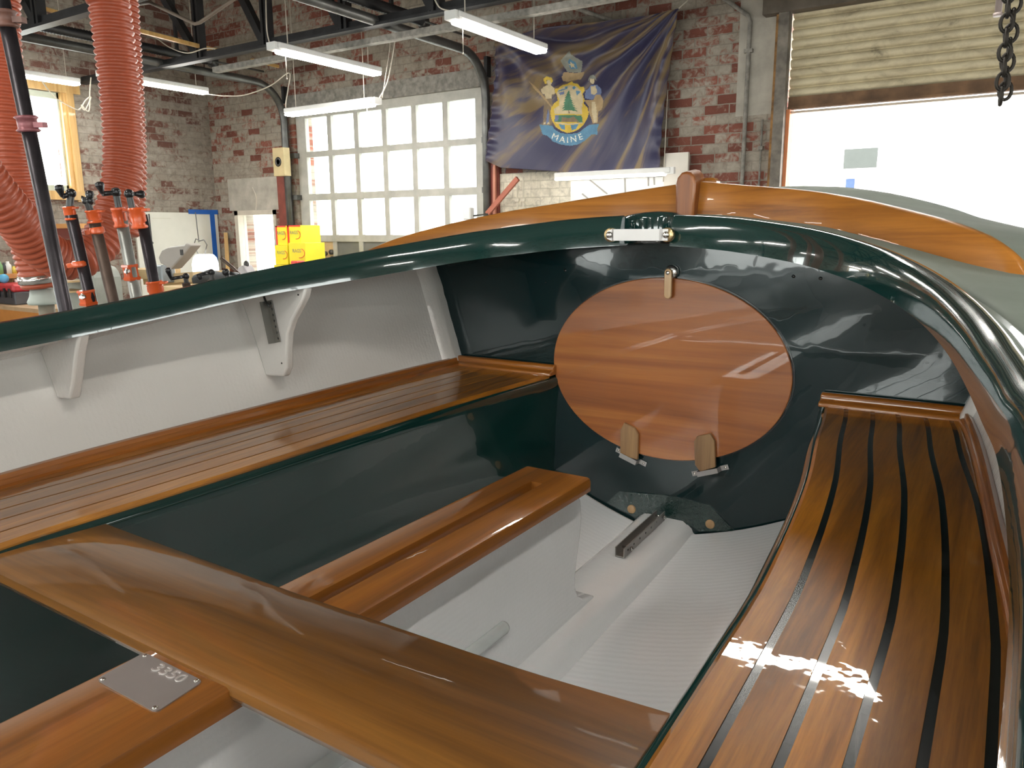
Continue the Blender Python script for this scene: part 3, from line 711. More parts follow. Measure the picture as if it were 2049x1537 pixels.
# mast-step channel lying on the keelson
ya, yb = 1.53, 1.775; za = 1.003; zb_ = 1.015; xm = -.700
mb = MB()
for sx in (-1, 1): mb.beam((xm+sx*.0105, ya, za+.012), (xm+sx*.0105, yb, zb_+.012), .0022, .024)
mb.beam((xm, ya, za+.002), (xm, yb, zb_+.002), .021, .002)
for k in range(7):
    y = lerp(ya+.02, yb-.02, k/6); z = lerp(za, zb_, k/6)+.014; mb.rev((xm+.0117, y, z), (1, 0, 0), [(.0026, -.0005), (.0026, .0004)], 10, 1)
ch = mb.build('mast_step_channel', [plain('dull_steel', (.42, .41, .39), .42, .8), m_black], boat); ch['label'] = 'dull steel channel with holes lying on the keelson'
for y in (ya+.035, yb-.01):
    b_ = MB(); z = za+.012 if y < 1.6 else zb_+.012; b_.tube([(xm-.018, y, z), (xm+.02, y, z)], .0028, 8); b_.rev((xm+.0125, y, z), (1, 0, 0), [(.0055, 0), (.0055, .004)], 6); b_.build('bolt', m_ss, ch)

# builder's plate
zp = ZK+.0012
pc = [az(px, py, zp) for px, py in ((289, 1306), (407, 1363), (312, 1426), (192, 1360))]
ctr = sum(pc, Vector())/4; mb = MB(); poly = []
for i, p in enumerate(pc):
    q, r_ = pc[i-1], pc[(i+1) % 4]; L1 = (q-p).normalized()*.006; L2 = (r_-p).normalized()*.006
    poly += [p+L1, p+L1*.3+L2*.3, p+L2]
mb.prism([(p.x, p.y) for p in poly], lambda a, b: (a, b, ZK+.0002), lambda a, b: (a, b, ZK+.0016))
plate = mb.build('builders_plate', m_alu, boat); plate['label'] = 'bare aluminium plate stamped 3350'
for i, p in enumerate(pc):
    q = lerp(p, ctr, .13); s_ = MB(); s_.rev((q.x, q.y, ZK+.0014), (0, 0, 1), [(.0032, 0), (.0028, .0011), (.0012, .0016)], 12); s_.build('rivet', m_ss, plate)
def glyphs(txt, size=1.0, extrude=0.0):
    cu = bpy.data.curves.new('t', 'FONT'); cu.body = txt; cu.size = size; cu.extrude = extrude; cu.align_x = 'CENTER'; cu.align_y = 'CENTER'; cu.resolution_u = 3
    o = bpy.data.objects.new('t', cu); COL.objects.link(o); dg = bpy.context.evaluated_depsgraph_get(); dg.update()
    me = o.evaluated_get(dg).to_mesh(); vs = [v.co.copy() for v in me.vertices]; fs = [tuple(p.vertices) for p in me.polygons]
    o.evaluated_get(dg).to_mesh_clear(); bpy.data.objects.remove(o); bpy.data.curves.remove(cu); return vs, fs
vs, fs = glyphs('3350', .024, .0006)
p0 = az(318, 1339, zp); p1 = az(360, 1358, zp); d = (p1-p0).normalized(); e = Vector((-d.y, d.x, 0)); c0 = (p0+p1)/2
mb = MB(); mb.add([c0+d*v.x*1.05+e*v.y*.8+Vector((0, 0, ZK+.0022+v.z-c0.z)) for v in vs], fs); mb.build('stamped_number', plain('stamped_metal', (.62, .60, .58), .35, .6), plate)
#@@ROOM
# ================================================================== THE ROOM
XL, XR, YF, YB, ZC_ = -9.45, 5.0, 7.0, -6.0, 5.2
m_brick_f = brick('painted_brick_front', 'x', (.24, .075, .048), (.30, .262, .215), .675, 0)
m_brick_l = brick('painted_brick_left', 'y', (.20, .088, .065), (.29, .255, .215), .655, 1)
m_brick_o = brick('painted_brick_back', 'x', (.30, .10, .07), (.46, .44, .40), .66, 2)
m_conc = plain('worn_concrete_floor', (.30, .29, .27), .6, var=.25, bs=.2, bscale=8)
m_roof = wood('old_roof_boards', (.10, .085, .07), (.17, .15, .13), (.24, .22, .19), 'x', .5, coat=0, rough=.8)
m_steel = plain('black_painted_steel', (.025, .025, .027), .45, .3, var=.4)
m_track = plain('galvanised_door_track', (.12, .12, .115), .4, .7, var=.3)
m_peel = plain('peeling_white_paint', (.22, .205, .18), .8, var=.35, bs=.4, bscale=14, vs=20)
m_dfr = plain('grey_painted_door_frame', (.42, .41, .37), .6, var=.15)
m_beige = plain('beige_painted_block', (.62, .57, .47), .75, var=.08, bs=.3, bscale=8)
m_white = plain('white_paint', (.75, .75, .73), .5, var=.04)
m_yw = wood('pine_window_trim', (.42, .24, .07), (.55, .34, .12), (.66, .44, .18), 'z', 1, coat=.2)
m_red = plain('red_brown_painted_timber', (.20, .045, .03), .6, var=.25)
m_orange = plain('orange_cast_iron_paint', (.62, .09, .015), .35, coat=.4, var=.1)
m_hose = plain('orange_ribbed_hose', (.36, .070, .028), .45, coat=.1, var=.08, vs=3)
m_cord = plain('cream_cord', (.55, .50, .42), .6)
m_ply = plain('plywood_panel', (.52, .36, .18), .6, var=.15)
m_pine = wood('pale_pine_boards', (.50, .34, .16), (.62, .45, .24), (.7, .54, .32), 'x', 1, coat=0, rough=.6)
m_tube = emis('lit_diffuser', (1.0, .96, .89), 26.0)

def glassmat():
    m = bpy.data.materials.new('window_glass'); m.use_nodes = True; nt = m.node_tree; nt.nodes.clear()
    o = nt.nodes.new('ShaderNodeOutputMaterial'); a = nt.nodes.new('ShaderNodeBsdfTransparent'); g = nt.nodes.new('ShaderNodeBsdfGlossy'); x = nt.nodes.new('ShaderNodeMixShader'); lw = nt.nodes.new('ShaderNodeLayerWeight'); pw_ = nt.nodes.new('ShaderNodeMath'); pw_.operation = 'POWER'; pw_.inputs[1].default_value = 5; f = nt.nodes.new('ShaderNodeMath'); f.operation = 'MULTIPLY_ADD'; f.inputs[1].default_value = .9; f.inputs[2].default_value = .04; nt.links.new(lw.outputs['Facing'], pw_.inputs[0]); nt.links.new(pw_.outputs[0], f.inputs[0])
    g.inputs['Roughness'].default_value = .02; a.inputs[0].default_value = (.93, .96, .95, 1)
    nt.links.new(f.outputs[0], x.inputs[0]); nt.links.new(a.outputs[0], x.inputs[1]); nt.links.new(g.outputs[0], x.inputs[2]); nt.links.new(x.outputs[0], o.inputs[0]); return m
m_glass = glassmat()

def wall(name, m, axis, at, a0, a1, z0, z1, holes, t=.3, sign=1):
    A = sorted({a0, a1}|{h[0] for h in holes}|{h[1] for h in holes}); Z = sorted({z0, z1}|{h[2] for h in holes}|{h[3] for h in holes})
    mb = MB()
    for i in range(len(A)-1):
        for j in range(len(Z)-1):
            ca, cz = (A[i]+A[i+1])/2, (Z[j]+Z[j+1])/2
            if any(h[0] < ca < h[1] and h[2] < cz < h[3] for h in holes): continue
            if axis == 'y': mb.box((A[i], at, Z[j]), (A[i+1], at+t*sign, Z[j+1]))
            else: mb.box((at, A[i], Z[j]), (at+t*sign, A[i+1], Z[j+1]))
    return struct(name, mb, m)
GD = (-7.78, -4.83, 0.0, 3.30)        # glazed overhead door
RD = (-1.77, 2.35, 0.0, 3.70)         # roll-up door
SD = (-9.05, -8.22, 0.0, 2.02)        # small door
LW = (3.95, 5.08, 2.22, 3.33)         # left window
wall('wall_front', m_brick_f, 'y', YF, XL-.3, XR+.3, 0, ZC_, [GD, RD, SD])
wall('wall_left', m_brick_l, 'x', XL, YB-.3, YF, 0, ZC_, [LW, (-.5, 1.1, 1.3, 3.3), (-4.2, -2.6, 1.3, 3.3)], sign=-1)
wall('wall_right', m_brick_l, 'x', XR, YB-.3, YF, 0, ZC_, [(-3.5, -1.8, 1.3, 3.3), (.5, 2.2, 1.3, 3.3)])
wall('wall_back', m_brick_o, 'y', YB, XL, XR, 0, ZC_, [(-7.5, -4.6, 1.2, 3.4), (-3.4, -.5, 1.2, 3.4), (1.0, 3.6, 1.2, 3.4)], sign=-1)
b_ = MB(); b_.box((XL-.3, YB-.3, -.2), (XR+.3, YF+.3, 0)); struct('floor', b_, m_conc)
b_ = MB(); b_.box((XL-.3, YB-.3, ZC_), (XR+.3, YF+.3, ZC_+.2)); struct('ceiling', b_, m_roof)
# lower whitewashed strip of the front wall
b_ = MB(); b_.box((-4.66, YF-.03, 0), (-2.95, YF-.001, 2.32)); 
mbk = brick('whitewashed_brick', 'x', (.55, .48, .38), (.66, .61, .50), .50, 3)
struct('trim_1', b_, mbk)
# ground and building outside
b_ = MB(); b_.box((-40, YF+.31, -.25), (40, 60, -.05)); struct('ground', b_, plain('pale_paving', (.55, .55, .53), .8))
bd = thing('building', 'white building across the yard seen through the open roll-up door', 'building', (1.5, 16.2, -.05))
b_ = MB(); b_.box((-14, 16, -.05), (14, 16.4, 9)); b_.build('wall', plain('white_siding', (.86, .86, .86), .7, var=.02), bd)  # siding is plain white
w0, w1 = ay(1690, 299, 15.98), ay(1754, 335, 15.98)
b_ = MB(); b_.box((w0.x, 15.97, w1.z), (w1.x, 15.99, w0.z)); wn = b_.build('window', plain('dull_window_pane', (.075, .085, .08), .5, var=.05, spec=.1), bd)
w0, w1 = ay(1693, 358, 15.98), ay(1708, 392, 15.98)
b_ = MB(); b_.box((w0.x, 15.97, w1.z-.9), (w1.x, 15.99, w0.z)); b_.build('door', plain('pale_blue_door', (.055, .085, .16), .5, spec=.1), bd)
w0, w1 = ay(2020, 270, 15.98), ay(2075, 276, 15.98)
b_ = MB(); b_.box((w0.x, 15.90, w1.z), (w1.x+1, 15.99, w0.z)); b_.build('lintel', plain('pale_pink_lintel', (.32, .25, .24), .5), bd)
b_ = MB(); b_.tube([ay(2010, 365, 15.95), ay(2003, 437, 15.95)], .02, 8); b_.build('downpipe', plain('pale_pink_pipe', (.32, .25, .24), .5), bd)

# windows
def window(name, axis, at, a0, a1, z0, z1, nx=2, nz=2, mfr=None, fw=.05):
    def P(a, z, d): return (at+d, a, z) if axis == 'x' else (a, at+d, z)
    mb = MB()
    for (p, q) in (((a0, z0), (a1, z0+fw)), ((a0, z1-fw), (a1, z1)), ((a0, z0), (a0+fw, z1)), ((a1-fw, z0), (a1, z1))): mb.box(P(p[0], p[1], -.04), P(q[0], q[1], .04))
    for i in range(1, nx): a = lerp(a0, a1, i/nx); mb.box(P(a-.015, z0, -.02), P(a+.015, z1, .02))
    for i in range(1, nz): z = lerp(z0, z1, i/nz); mb.box(P(a0, z-.015, -.02), P(a1, z+.015, .02))
    w = struct(name, mb, mfr or m_white); g = MB(); g.box(P(a0+fw, z0+fw, -.003), P(a1-fw, z1-fw, .003)); g.build('pane', m_glass, w); return w
wl = window('window_1', 'x', XL-.10, LW[0], LW[1], LW[2], LW[3], 1, 1, plain('pale_green_sash', (.42, .46, .38), .5), .07)
b_ = MB(); y0, y1, z0, z1 = LW
b_.box((XL-.02, y1, z0-.12), (XL+.03, y1+.08, z1+.02)); b_.box((XL-.02, y0-.12, z0-.12), (XL+.03, y0, z1+.02)); b_.box((XL-.02, y0-.16, z1), (XL+.035, y1+.16, z1+.16)); b_.box((XL-.02, y0-.16, z0-.10), (XL+.08, y1+.14, z0))
b_.box((XL-.09, y1-.05, z0), (XL, y1, z1))
o = b_.build('window_frame', m_yw, wl)
window('unseen_window_2', 'x', XL-.15, -.5, 1.1, 1.3, 3.3, 2, 3); window('unseen_window_3', 'x', XL-.15, -4.2, -2.6, 1.3, 3.3, 2, 3)  # unseen windows in the left wall, added for daylight
window('unseen_window_4', 'x', XR+.15, -3.5, -1.8, 1.3, 3.3, 2, 3); window('unseen_window_5', 'x', XR+.15, .5, 2.2, 1.3, 3.3, 2, 3)  # unseen right wall windows, also added for daylight
window('unseen_window_6', 'y', YB-.15, -7.5, -4.6, 1.2, 3.4, 4, 3); window('unseen_window_7', 'y', YB-.15, -3.4, -.5, 1.2, 3.4, 4, 3); window('unseen_window_8', 'y', YB-.15, 1.0, 3.6, 1.2, 3.4, 4, 3)  # unseen windows behind the camera, added for light and reflections

# glazed overhead door: 6 x 4 panes, low row boarded
gx = [-7.62, -5.01]; pitchx = (gx[1]-gx[0]+.07)/6
rowz = [(2.70, 3.115), (2.155, 2.625), (1.62, 2.08)]
# pane rows measured from the photograph on the plane of the door
def gz(px, py): return ay(px, py, YF+.06).z
mb = MB(); yd0, yd1 = YF+.03, YF+.09
zt = [gz(777, 218), gz(777, 291), gz(777, 303), gz(777, 382), gz(777, 396), gz(777, 470), gz(777, 484)]
dtop = gz(777, 196)
ph = zt[2]-zt[4]
rows_ = [(zt[1], zt[0]), (zt[3], zt[2]), (zt[5], zt[4]), (zt[5]-ph, zt[6])]
xs0 = [gx[0]+pitchx*i for i in range(6)]; pw = pitchx-.07
ded = struct('door_1', MB().box((GD[0], yd0, 0), (xs0[0], yd1, dtop)).box((xs0[-1]+pw, yd0, 0), (GD[1]+.0, yd1, dtop)).box((xs0[0], yd0, rows_[0][1]), (xs0[-1]+pw, yd1, dtop))
    .box((xs0[0], yd0, rows_[1][1]), (xs0[-1]+pw, yd1, rows_[0][0])).box((xs0[0], yd0, rows_[2][1]), (xs0[-1]+pw, yd1, rows_[1][0])).box((xs0[0], yd0, rows_[3][1]), (xs0[-1]+pw, yd1, rows_[2][0])).box((xs0[0], yd0, 0), (xs0[-1]+pw, yd1, rows_[3][0])), m_dfr)
mb = MB()
for i in range(1, 6):
    x = xs0[i]; mb.box((x-.07, yd0+.004, rows_[3][0]), (x, yd1-.004, rows_[0][1]))
mb.build('muntin', m_dfr, ded)
for rz in rows_[:3]:
    for x in xs0:
        g = MB(); g.box((x, YF+.055, rz[0]), (x+pw, YF+.061, rz[1])); g.build('pane', m_glass, ded)
rz = rows_[3]
g = MB(); g.box((xs0[0], YF+.05, rz[0]), (xs0[0]+pw, YF+.07, rz[1])); g.build('plywood_board', m_ply, ded)
g = MB(); g.box((xs0[1], YF+.05, rz[0]), (xs0[5]+pw, YF+.07, rz[1])); g.build('dark_board', plain('grey_boarding', (.16, .16, .15), .6), ded)
g = MB(); g.box((xs0[1]+.04, YF+.035, rz[0]), (xs0[1]+pw-.02, YF+.05, rz[1]-.2)); g.build('pink_board', plain('pinkish_board', (.5, .28, .2), .6), ded)
g = MB()
for i, (du, dv, r_) in enumerate(((.10, .12, .035), (.23, .15, .03), (.34, .13, .032), (.35, .2, .02), (.2, .32, .02))): g.rev((xs0[0]+du, YF+.05, rz[1]-dv), (0, -1, 0), [(r_, 0), (r_, .03)], 12)
g.build('hung_fitting', m_dk, ded)
# frame around the door: worn header, jambs, posts
b_ = MB(); b_.box((GD[0]-.1, YF-.03, dtop-.02), (GD[1]+.02, YF+.02, dtop+.16)); struct('trim_2', b_, m_peel)
for side, x0, x1, nn2 in ((0, -8.10, -7.90, 'trim_3'), (1, -4.80, -4.66, 'trim_4')):
    b_ = MB(); b_.box((x0, YF-.06, 0), (x1, YF, 2.62 if side == 0 else 2.75)); struct(nn2, b_, m_red)
# tracks with springs
def door_track(x, z, y_end, name, label):
    t = thing(name, label, 'door track', (x, YF-.1, z))
    pts = [Vector((x, YF-.07, .05)), Vector((x, YF-.07, z-.45))]
    for k in range(9): a = math.pi/2*k/8; pts.append(Vector((x, YF-.07-.42*(1-math.cos(a)), z-.42+.42*math.sin(a))))
    pts.append(Vector((x, y_end, z+.02)))
    mb = MB(); mb.tube(pts, .045, 8); mb.build('track', m_track, t)
    mb = MB(); ya_, yb_ = YF-1.1, y_end; n_ = 300; P_ = [Vector((x+.01, lerp(ya_, yb_, k/n_), z+.13)) for k in range(n_+1)]
    mb.tube(P_, lambda i: .042+.009*(i % 2), 10); mb.build('spring', m_steel, t)
    mb = MB(); mb.tube([(x+.01, ya_+.0, z+.13), (x+.01, YF-.35, z+.13)], .012, 8); mb.rev((x-.03, ya_+.05, z+.13), (1, 0, 0), [(.07, 0), (.05, .02), (.07, .04)], 16)
    mb.build('pulley', m_track, t)
    for y in (y_end+.3, YF-1.5): mb = MB(); mb.beam((x, y, z), (x, y, ZC_), .03, .03); mb.build('hanger', m_steel, t)
    mb = MB(); mb.beam((x, YF-.07, z-.1), (x, YF, z-.1), .04, .2); mb.build('wall_bracket', m_steel, t)
    return t
zl = ax(400, 142, -7.88).z
door_track(-7.88, ax(400, 142, -7.88).z, 1.6, 'door_track', 'dark overhead door track with spring, at the left side of the glazed door')
door_track(-4.80, ax(800, 58, -4.80).z, 1.6, 'door_track', 'grey overhead door track with spring, curving down beside the blue flag')
mb = MB()
for j, z in enumerate((rows_[0][0]-.04, rows_[1][0]-.04)):
    for x in (GD[0]-.03, GD[1]-.0): mb.box((x-.05, YF-.05, z-.03), (x+.06, YF+.03, z+.03))
mb.build('roller_bracket', m_track, ded)

# small door with its bright glass leaf
b_ = MB(); b_.box((SD[0]-.0, YF-.02, 0), (SD[0]+.07, YF+.12, SD[3])).box((SD[1]-.05, YF-.02, 0), (SD[1], YF+.12, SD[3])).box((SD[0], YF-.02, SD[3]-.06), (SD[1], YF+.12, SD[3]))
d2 = struct('door_2', b_, plain('cream_door_frame', (.55, .50, .42), .6)); g = MB(); g.box((SD[0]+.07, YF+.07, .1), (SD[1]-.05, YF+.076, SD[3]-.06)); g.build('pane', m_glass, d2)
b_ = MB(); b_.box((SD[0]-.10, YF-.012, SD[3]), (SD[1]+.15, YF, SD[3]+.42)); struct('trim_5', b_, plain('cement_patch', (.40, .37, .32), .8, var=.2))

# roll-up door
slz = ay(1800, 201, YF+.02).z; mb = MB(); rows = []; pit = .0775; nsl = 16
prof = []
for k in range(nsl):
    z = slz+.10+k*pit
    prof += [(0.022, z), (.020, z+.003), (-.006, z+.008), (-.018, z+.022), (-.022, z+.038), (-.018, z+.054), (-.006, z+.066), (.018, z+.073), (.022, z+.0755)]
for x in (RD[0]+.02, .5, RD[1]-.02): rows.append([Vector((x, YF+.03+d, z)) for d, z in prof])
def slatmat():
    m, nt, b = newmat('dirty_cream_slats'); v = pos(nt, (2.2, 1, 4)); v2 = pos(nt)
    c = ramp(nt, noise(nt, v, 2.2, 6, .7, .6), [(.24, (.14, .115, .075)), (.40, (.48, .41, .27)), (.58, (.62, .54, .36))])
    nt.links.new(c, b.inputs['Base Color']); b.inputs['Roughness'].default_value = .6; return m
rd = struct('door_3', mb.grid(rows, smooth=True), slatmat())
mb = MB(); mb.box((RD[0]+.02, YF+.01, slz+.02), (RD[1]-.02, YF+.05, slz+.10)); mb.box((RD[0]+.02, YF-.01, slz), (RD[1]-.02, YF+.06, slz+.02)); mb.build('bottom_bar', plain('rusty_bar', (.16, .085, .04), .7, var=.5, vs=5), rd)
mb = MB(); mb.box((RD[0]+.02, YF+.02, slz-.03), (RD[1]-.02, YF+.05, slz-.012)); mb.build('rubber_strip', plain('pale_strip', (.5, .42, .34), .6), rd)
mb = MB(); mb.box((RD[0]-.2, YF-.12, ay(1800, -4, YF).z+.0), (RD[1]+.2, YF, ay(1800, -4, YF).z+.5)); struct('trim_6', mb, plain('brown_roller_housing', (.10, .08, .06), .6, var=.4))
m_rusty = plain('peeling_grey_brown_steel', (.16, .14, .115), .7, var=.5, bs=.4, vs=9)
mb = MB(); x = RD[0]; mb.box((x-.07, YF-.10, 0), (x+.015, YF, 3.75)); struct('trim_7', mb, m_rusty)
mb = MB(); mb.box((x-.10, YF-.06, 0), (x-.07, YF, 3.6)); struct('trim_8', mb, plain('rust_orange_edge', (.24, .12, .035), .7, var=.5, vs=15))
mb = MB(); mb.box((x+.015, YF-.02, 0), (x+.045, YF+.10, slz)); struct('trim_9', mb, plain('orange_jamb', (.60, .20, .07), .5))
mb = MB(); mb.box((RD[0]-.42, YF-.006, 2.7), (RD[0]-.1, YF+.001, 4.4)); struct('trim_10', mb, plain('cement_render', (.36, .33, .28), .8, var=.25, vs=4))

# conduits
def conduit(px, x, z0, z1, r=.014, m=None, name='conduit', label='', bend=None):
    mb = MB(); pts = [(x, YF-.025, z0), (x, YF-.025, z1)]
    if bend: pts += [(x-.02, YF-.025, z1+.05), (x-.32, YF-.03, z1+.28), (x-.5, YF-.03, z1+.34)]
    mb.tube(pts, r, 10)
    for z in (z0+.6, z1-.25): mb.box((x-r*2, YF-.045, z), (x+r*2, YF, z+.03))
    return tag(mb.build(name, m or m_peel), label, 'conduit')
cx_ = ay(1493, 200, YF-.025).x
conduit(0, cx_, 0, ay(1497, 45, YF).z, .018, None, 'conduit', 'painted conduit running down the brick between flag and roll-up door', True)
conduit(0, ay(1524, 300, YF).x, 0, ay(1524, 240, YF).z, .009, None, 'conduit', 'thin short conduit beside the rusty roll-up door post')
for px in (1033, 1045): conduit(0, ay(px, 370, YF-.05).x, 0, 2.28, .012, m_beige, 'conduit', 'cream conduit below the flag, %s of a close pair' % ('left' if px == 1033 else 'right'))
# red post brace
mb = MB(); mb.beam(ay(1036, 357, YF-.2), ay(975, 428, YF-.2), .03, .05); tag(mb.build('brace', plain('pink_red_brace', (.42, .13, .08), .6)), 'slanting red brace by the red post right of the glazed door', 'brace')
mb = MB(); mb.beam(ay(990, 225, YF-.08), ay(990, 430, YF-.08), .03, .03); tag(mb.build('iron_rod', plain('salmon_rod', (.50, .2, .13), .6)), 'thin salmon-red upright rod at the left edge of the flag', 'rod')
mb = MB(); mb.box(ay(925, 415, YF-.5), ay(950, 440, YF-.42), bev=.01); t_ = thing('work_lamp', 'small pale lamp head in front of the lower right door panes', 'lamp', ay(937, 440, YF-.46)); 
mb.build('lamp_head', m_white, t_); mb = MB(); mb.tube([ay(948, 432, YF-.45), ay(975, 428, YF-.3), (ay(975, 428, YF-.3).x, YF-.02, 1.4)], .01, 8); mb.build('arm', m_track, t_)
# wood post left, sconce
mb = MB(); c = ay(570, 325, YF-.1); mb.box((c.x-.10, YF-.2, c.z-.17), (c.x+.10, YF-.1, c.z+.17)); t_ = thing('wall_speaker', 'cream square speaker box on the wall left of the glazed door', 'speaker', (c.x, YF-.1, c.z-.17))
mb.build('cabinet', plain('cream_box', (.55, .44, .24), .6), t_); mb = MB(); mb.rev((c.x-.01, YF-.2, c.z), (0, -1, 0), [(.06, 0), (.035, .004), (.03, -.0)], 20); mb.build('speaker_cone', m_dk, t_)
mb = MB(); c0 = ay(561, 395, YF-.05); mb.box((c0.x-.0, YF-.05, c0.z-.35), (c0.x+.10, YF-.005, c0.z)); tag(mb.build('sign_board', plain('faded_red_board', (.42, .10, .09), .6)), 'faded red board on the wall beside the small bright door', 'sign')
# white sheets under the flag
c0, c1 = ay(1142, 352, YF-.06), ay(1345, 440, YF-.06); mb = MB(); mb.box((c0.x, YF-.06, c1.z), (c1.x, YF-.035, ay(1142, 362, YF-.06).z)); o = mb.build('whiteboard', m_white); tag(o, 'white board with thin lines under the flag, behind the splash boards', 'board')
for a, b2 in (((1180, 360), (1215, 388)), ((1165, 388), (1180, 400)), ((1250, 356), (1251, 386)), ((1297, 352), (1297, 372)), ((1308, 352), (1309, 370))):
    mb = MB(); mb.beam(ay(*a, YF-.065), ay(*b2, YF-.065), .006, .012); mb.build('line', plain('grey_line', (.35, .33, .3), .6), o)
c0, c1 = ay(1330, 307, YF-.10), ay(1375, 372, YF-.10); mb = MB(); mb.box((c0.x, YF-.10, 0), (c1.x, YF-.065, c0.z)); tag(mb.build('panel', plain('cream_panel', (.66, .62, .55), .6, var=.03)), 'upright cream panel at the lower right corner of the flag', 'panel')
mb = MB(); mb.box(ay(1372, 296, YF-.02), ay(1438, 306, YF)); mb.build

# ------------------------------------------------------------------ lights
def fixture(x0, y0, z, dx, dy, label, L=1.22, name='shop_light', chain=True, pull=True, wd=.13, mt=None):
    d = Vector((dx, dy, 0)).normalized(); c = Vector((x0, y0, z))+d*L/2
    t = thing(name, label, 'light fixture', c, 'hanging tube lights')
    mb = MB(); a, b2 = Vector((x0, y0, z)), Vector((x0, y0, z))+d*L
    mb.beam(a+Vector((0, 0, .035)), b2+Vector((0, 0, .035)), wd, .05, bev=.008); mb.beam(a-d*.03+Vector((0, 0, .03)), a+d*.06+Vector((0, 0, .03)), wd*.75, .058); mb.build('housing', m_white, t)
    mb = MB(); mb.beam(a+d*.05, b2, wd*.88, .026, bev=.01); mb.build('diffuser', mt or m_tube, t)
    mb = MB()
    if chain:
        for q in (a+d*.15, b2-d*.12): mb = MB(); mb.tube([q+Vector((0, 0, .06)), (q.x, q.y, z+.2), (q.x, q.y, ZC_)], .004, 6); mb.build('hanging_chain', m_cord, t)
    if pull:
        mb = MB(); q = a+d*.12; mb.tube([q-Vector((0, 0, .01)), q-Vector((0, 0, .19))], .0025, 6); mb.ball(q-Vector((0, 0, .2)), .007, n=6); mb.build('pull_cord', m_cord, t)
    return t
fixture(-3.49, 4.64, 3.19, 0, 1, 'lit tube light overlapping the top left corner of the flag')
fixture(-5.21, 4.52, 3.18, 0, 1, 'lit tube light hanging over the middle of the glazed door')
fixture(-8.00, 4.69, 3.30, 0, 1, 'lit tube light behind the orange hose, near the room corner')
fixture(-5.25, 5.75, 2.92, -1, 0, 'lit tube light hanging level across the top of the glazed door')
fx = fixture(-2.66, 6.73, 2.222, -1, 0, 'lit tube light hanging just below the bottom hem of the flag', L=1.19, pull=False, chain=False, wd=.06, mt=emis('dim_diffuser', (1, .97, .92), 5.0))
for x in (-2.85, -3.65): mb = MB(); mb.box((x-.012, 6.75, 2.245), (x+.012, YF-.001, 2.262)); mb.build('wall_bracket', m_white, fx)
c = ax(40, 152, -8.9); fixture(c.x, c.y-.62, c.z, 0, 1, 'lit tube light half hidden above the left window')
fixture(-1.50, 3.43, 3.2, 1, 0, 'tube light over the bow of the boat', pull=False)
for i, (x, y) in enumerate(((-2.4, -.9), (.6, -.4), (-5.2, -.9), (-2.4, -3.6), (.6, -2.6), (-5.2, -2.6), (2.9, 3.6), (3.1, -1), (-7.6, .8))):  # unseen tube lights added to brighten the boat and the room
    fixture(x, y, 3.35, 0, 1, 'added tube light out of view, brightening the room, row %s' % 'abcdefghi'[i], pull=False)
# cords
def cord(pts, label, r=.006, name='power_cord', m=None):
    P = [Vector(p) for p in pts]; out = []
    for i in range(len(P)-1):
        p0, p1, p2, p3 = P[max(i-1, 0)], P[i], P[i+1], P[min(i+2, len(P)-1)]
        for k in range(8):
            t = k/8; out.append(0.5*((2*p1)+(-p0+p2)*t+(2*p0-5*p1+4*p2-p3)*t*t+(-p0+3*p1-3*p2+p3)*t**3))
    out.append(P[-1]); mb = MB(); mb.tube(out, r, 6); return tag(mb.build(name, m or m_cord), label, 'cord')
cord([ay(x, y, 5.9) for x, y in ((412, 188), (450, 192), (490, 190), (540, 172), (578, 146), (576, 180), (572, 215), (585, 232))], 'cream cord swagging from the corner light to the glazed door')
cord([ay(x, y, 5.8) for x, y in ((757, 200), (775, 165), (785, 115), (790, 80))], 'cream cord rising from the level light over the glazed door')
cord([ay(x, y, 5.8) for x, y in ((765, 196), (772, 150), (780, 90), (773, 78))], 'thin second cord beside the one above the glazed door', .004)
cord([ax(x, y, -8.6) for x, y in ((80, 157), (105, 190), (125, 205), (150, 218), (160, 218), (172, 200), (182, 195), (170, 220), (163, 210), (178, 222), (180, 180), (182, 155))], 'knotted cream cord looped on the brick right of the left window')
cord([ay(x, y, 5.2) for x, y in ((275, 62), (310, 75), (340, 95), (375, 106), (410, 97), (430, 98))], 'pale cord drooping between the roof trusses behind the hose')
cord([ay(x, y, 5.2) for x, y in ((532, 0), (534, 60), (541, 92))], 'pale cord dropping to the tube light over the glazed door')
cord([ay(x, y, 5.2) for x, y in ((868, -5), (880, 15), (900, 22))], 'pale cord feeding the tube light by the flag')
cord([ay(x, y, YF-.25) for x, y in ((505, 375), (513, 395), (512, 420))], 'short pull cord with white bead over the small door')
mb = MB(); mb.tube([ay(270, 10, 3.9), ay(300, 5, 3.9), ay(390, 48, 3.9), ay(400, 45, 3.9), ay(470, -3, 3.9)], .013, 8); tag(mb.build('conduit', plain('brown_conduit', (.16, .12, .09), .6)), 'brown V-shaped conduit slung in the roof right of the hose', 'conduit')

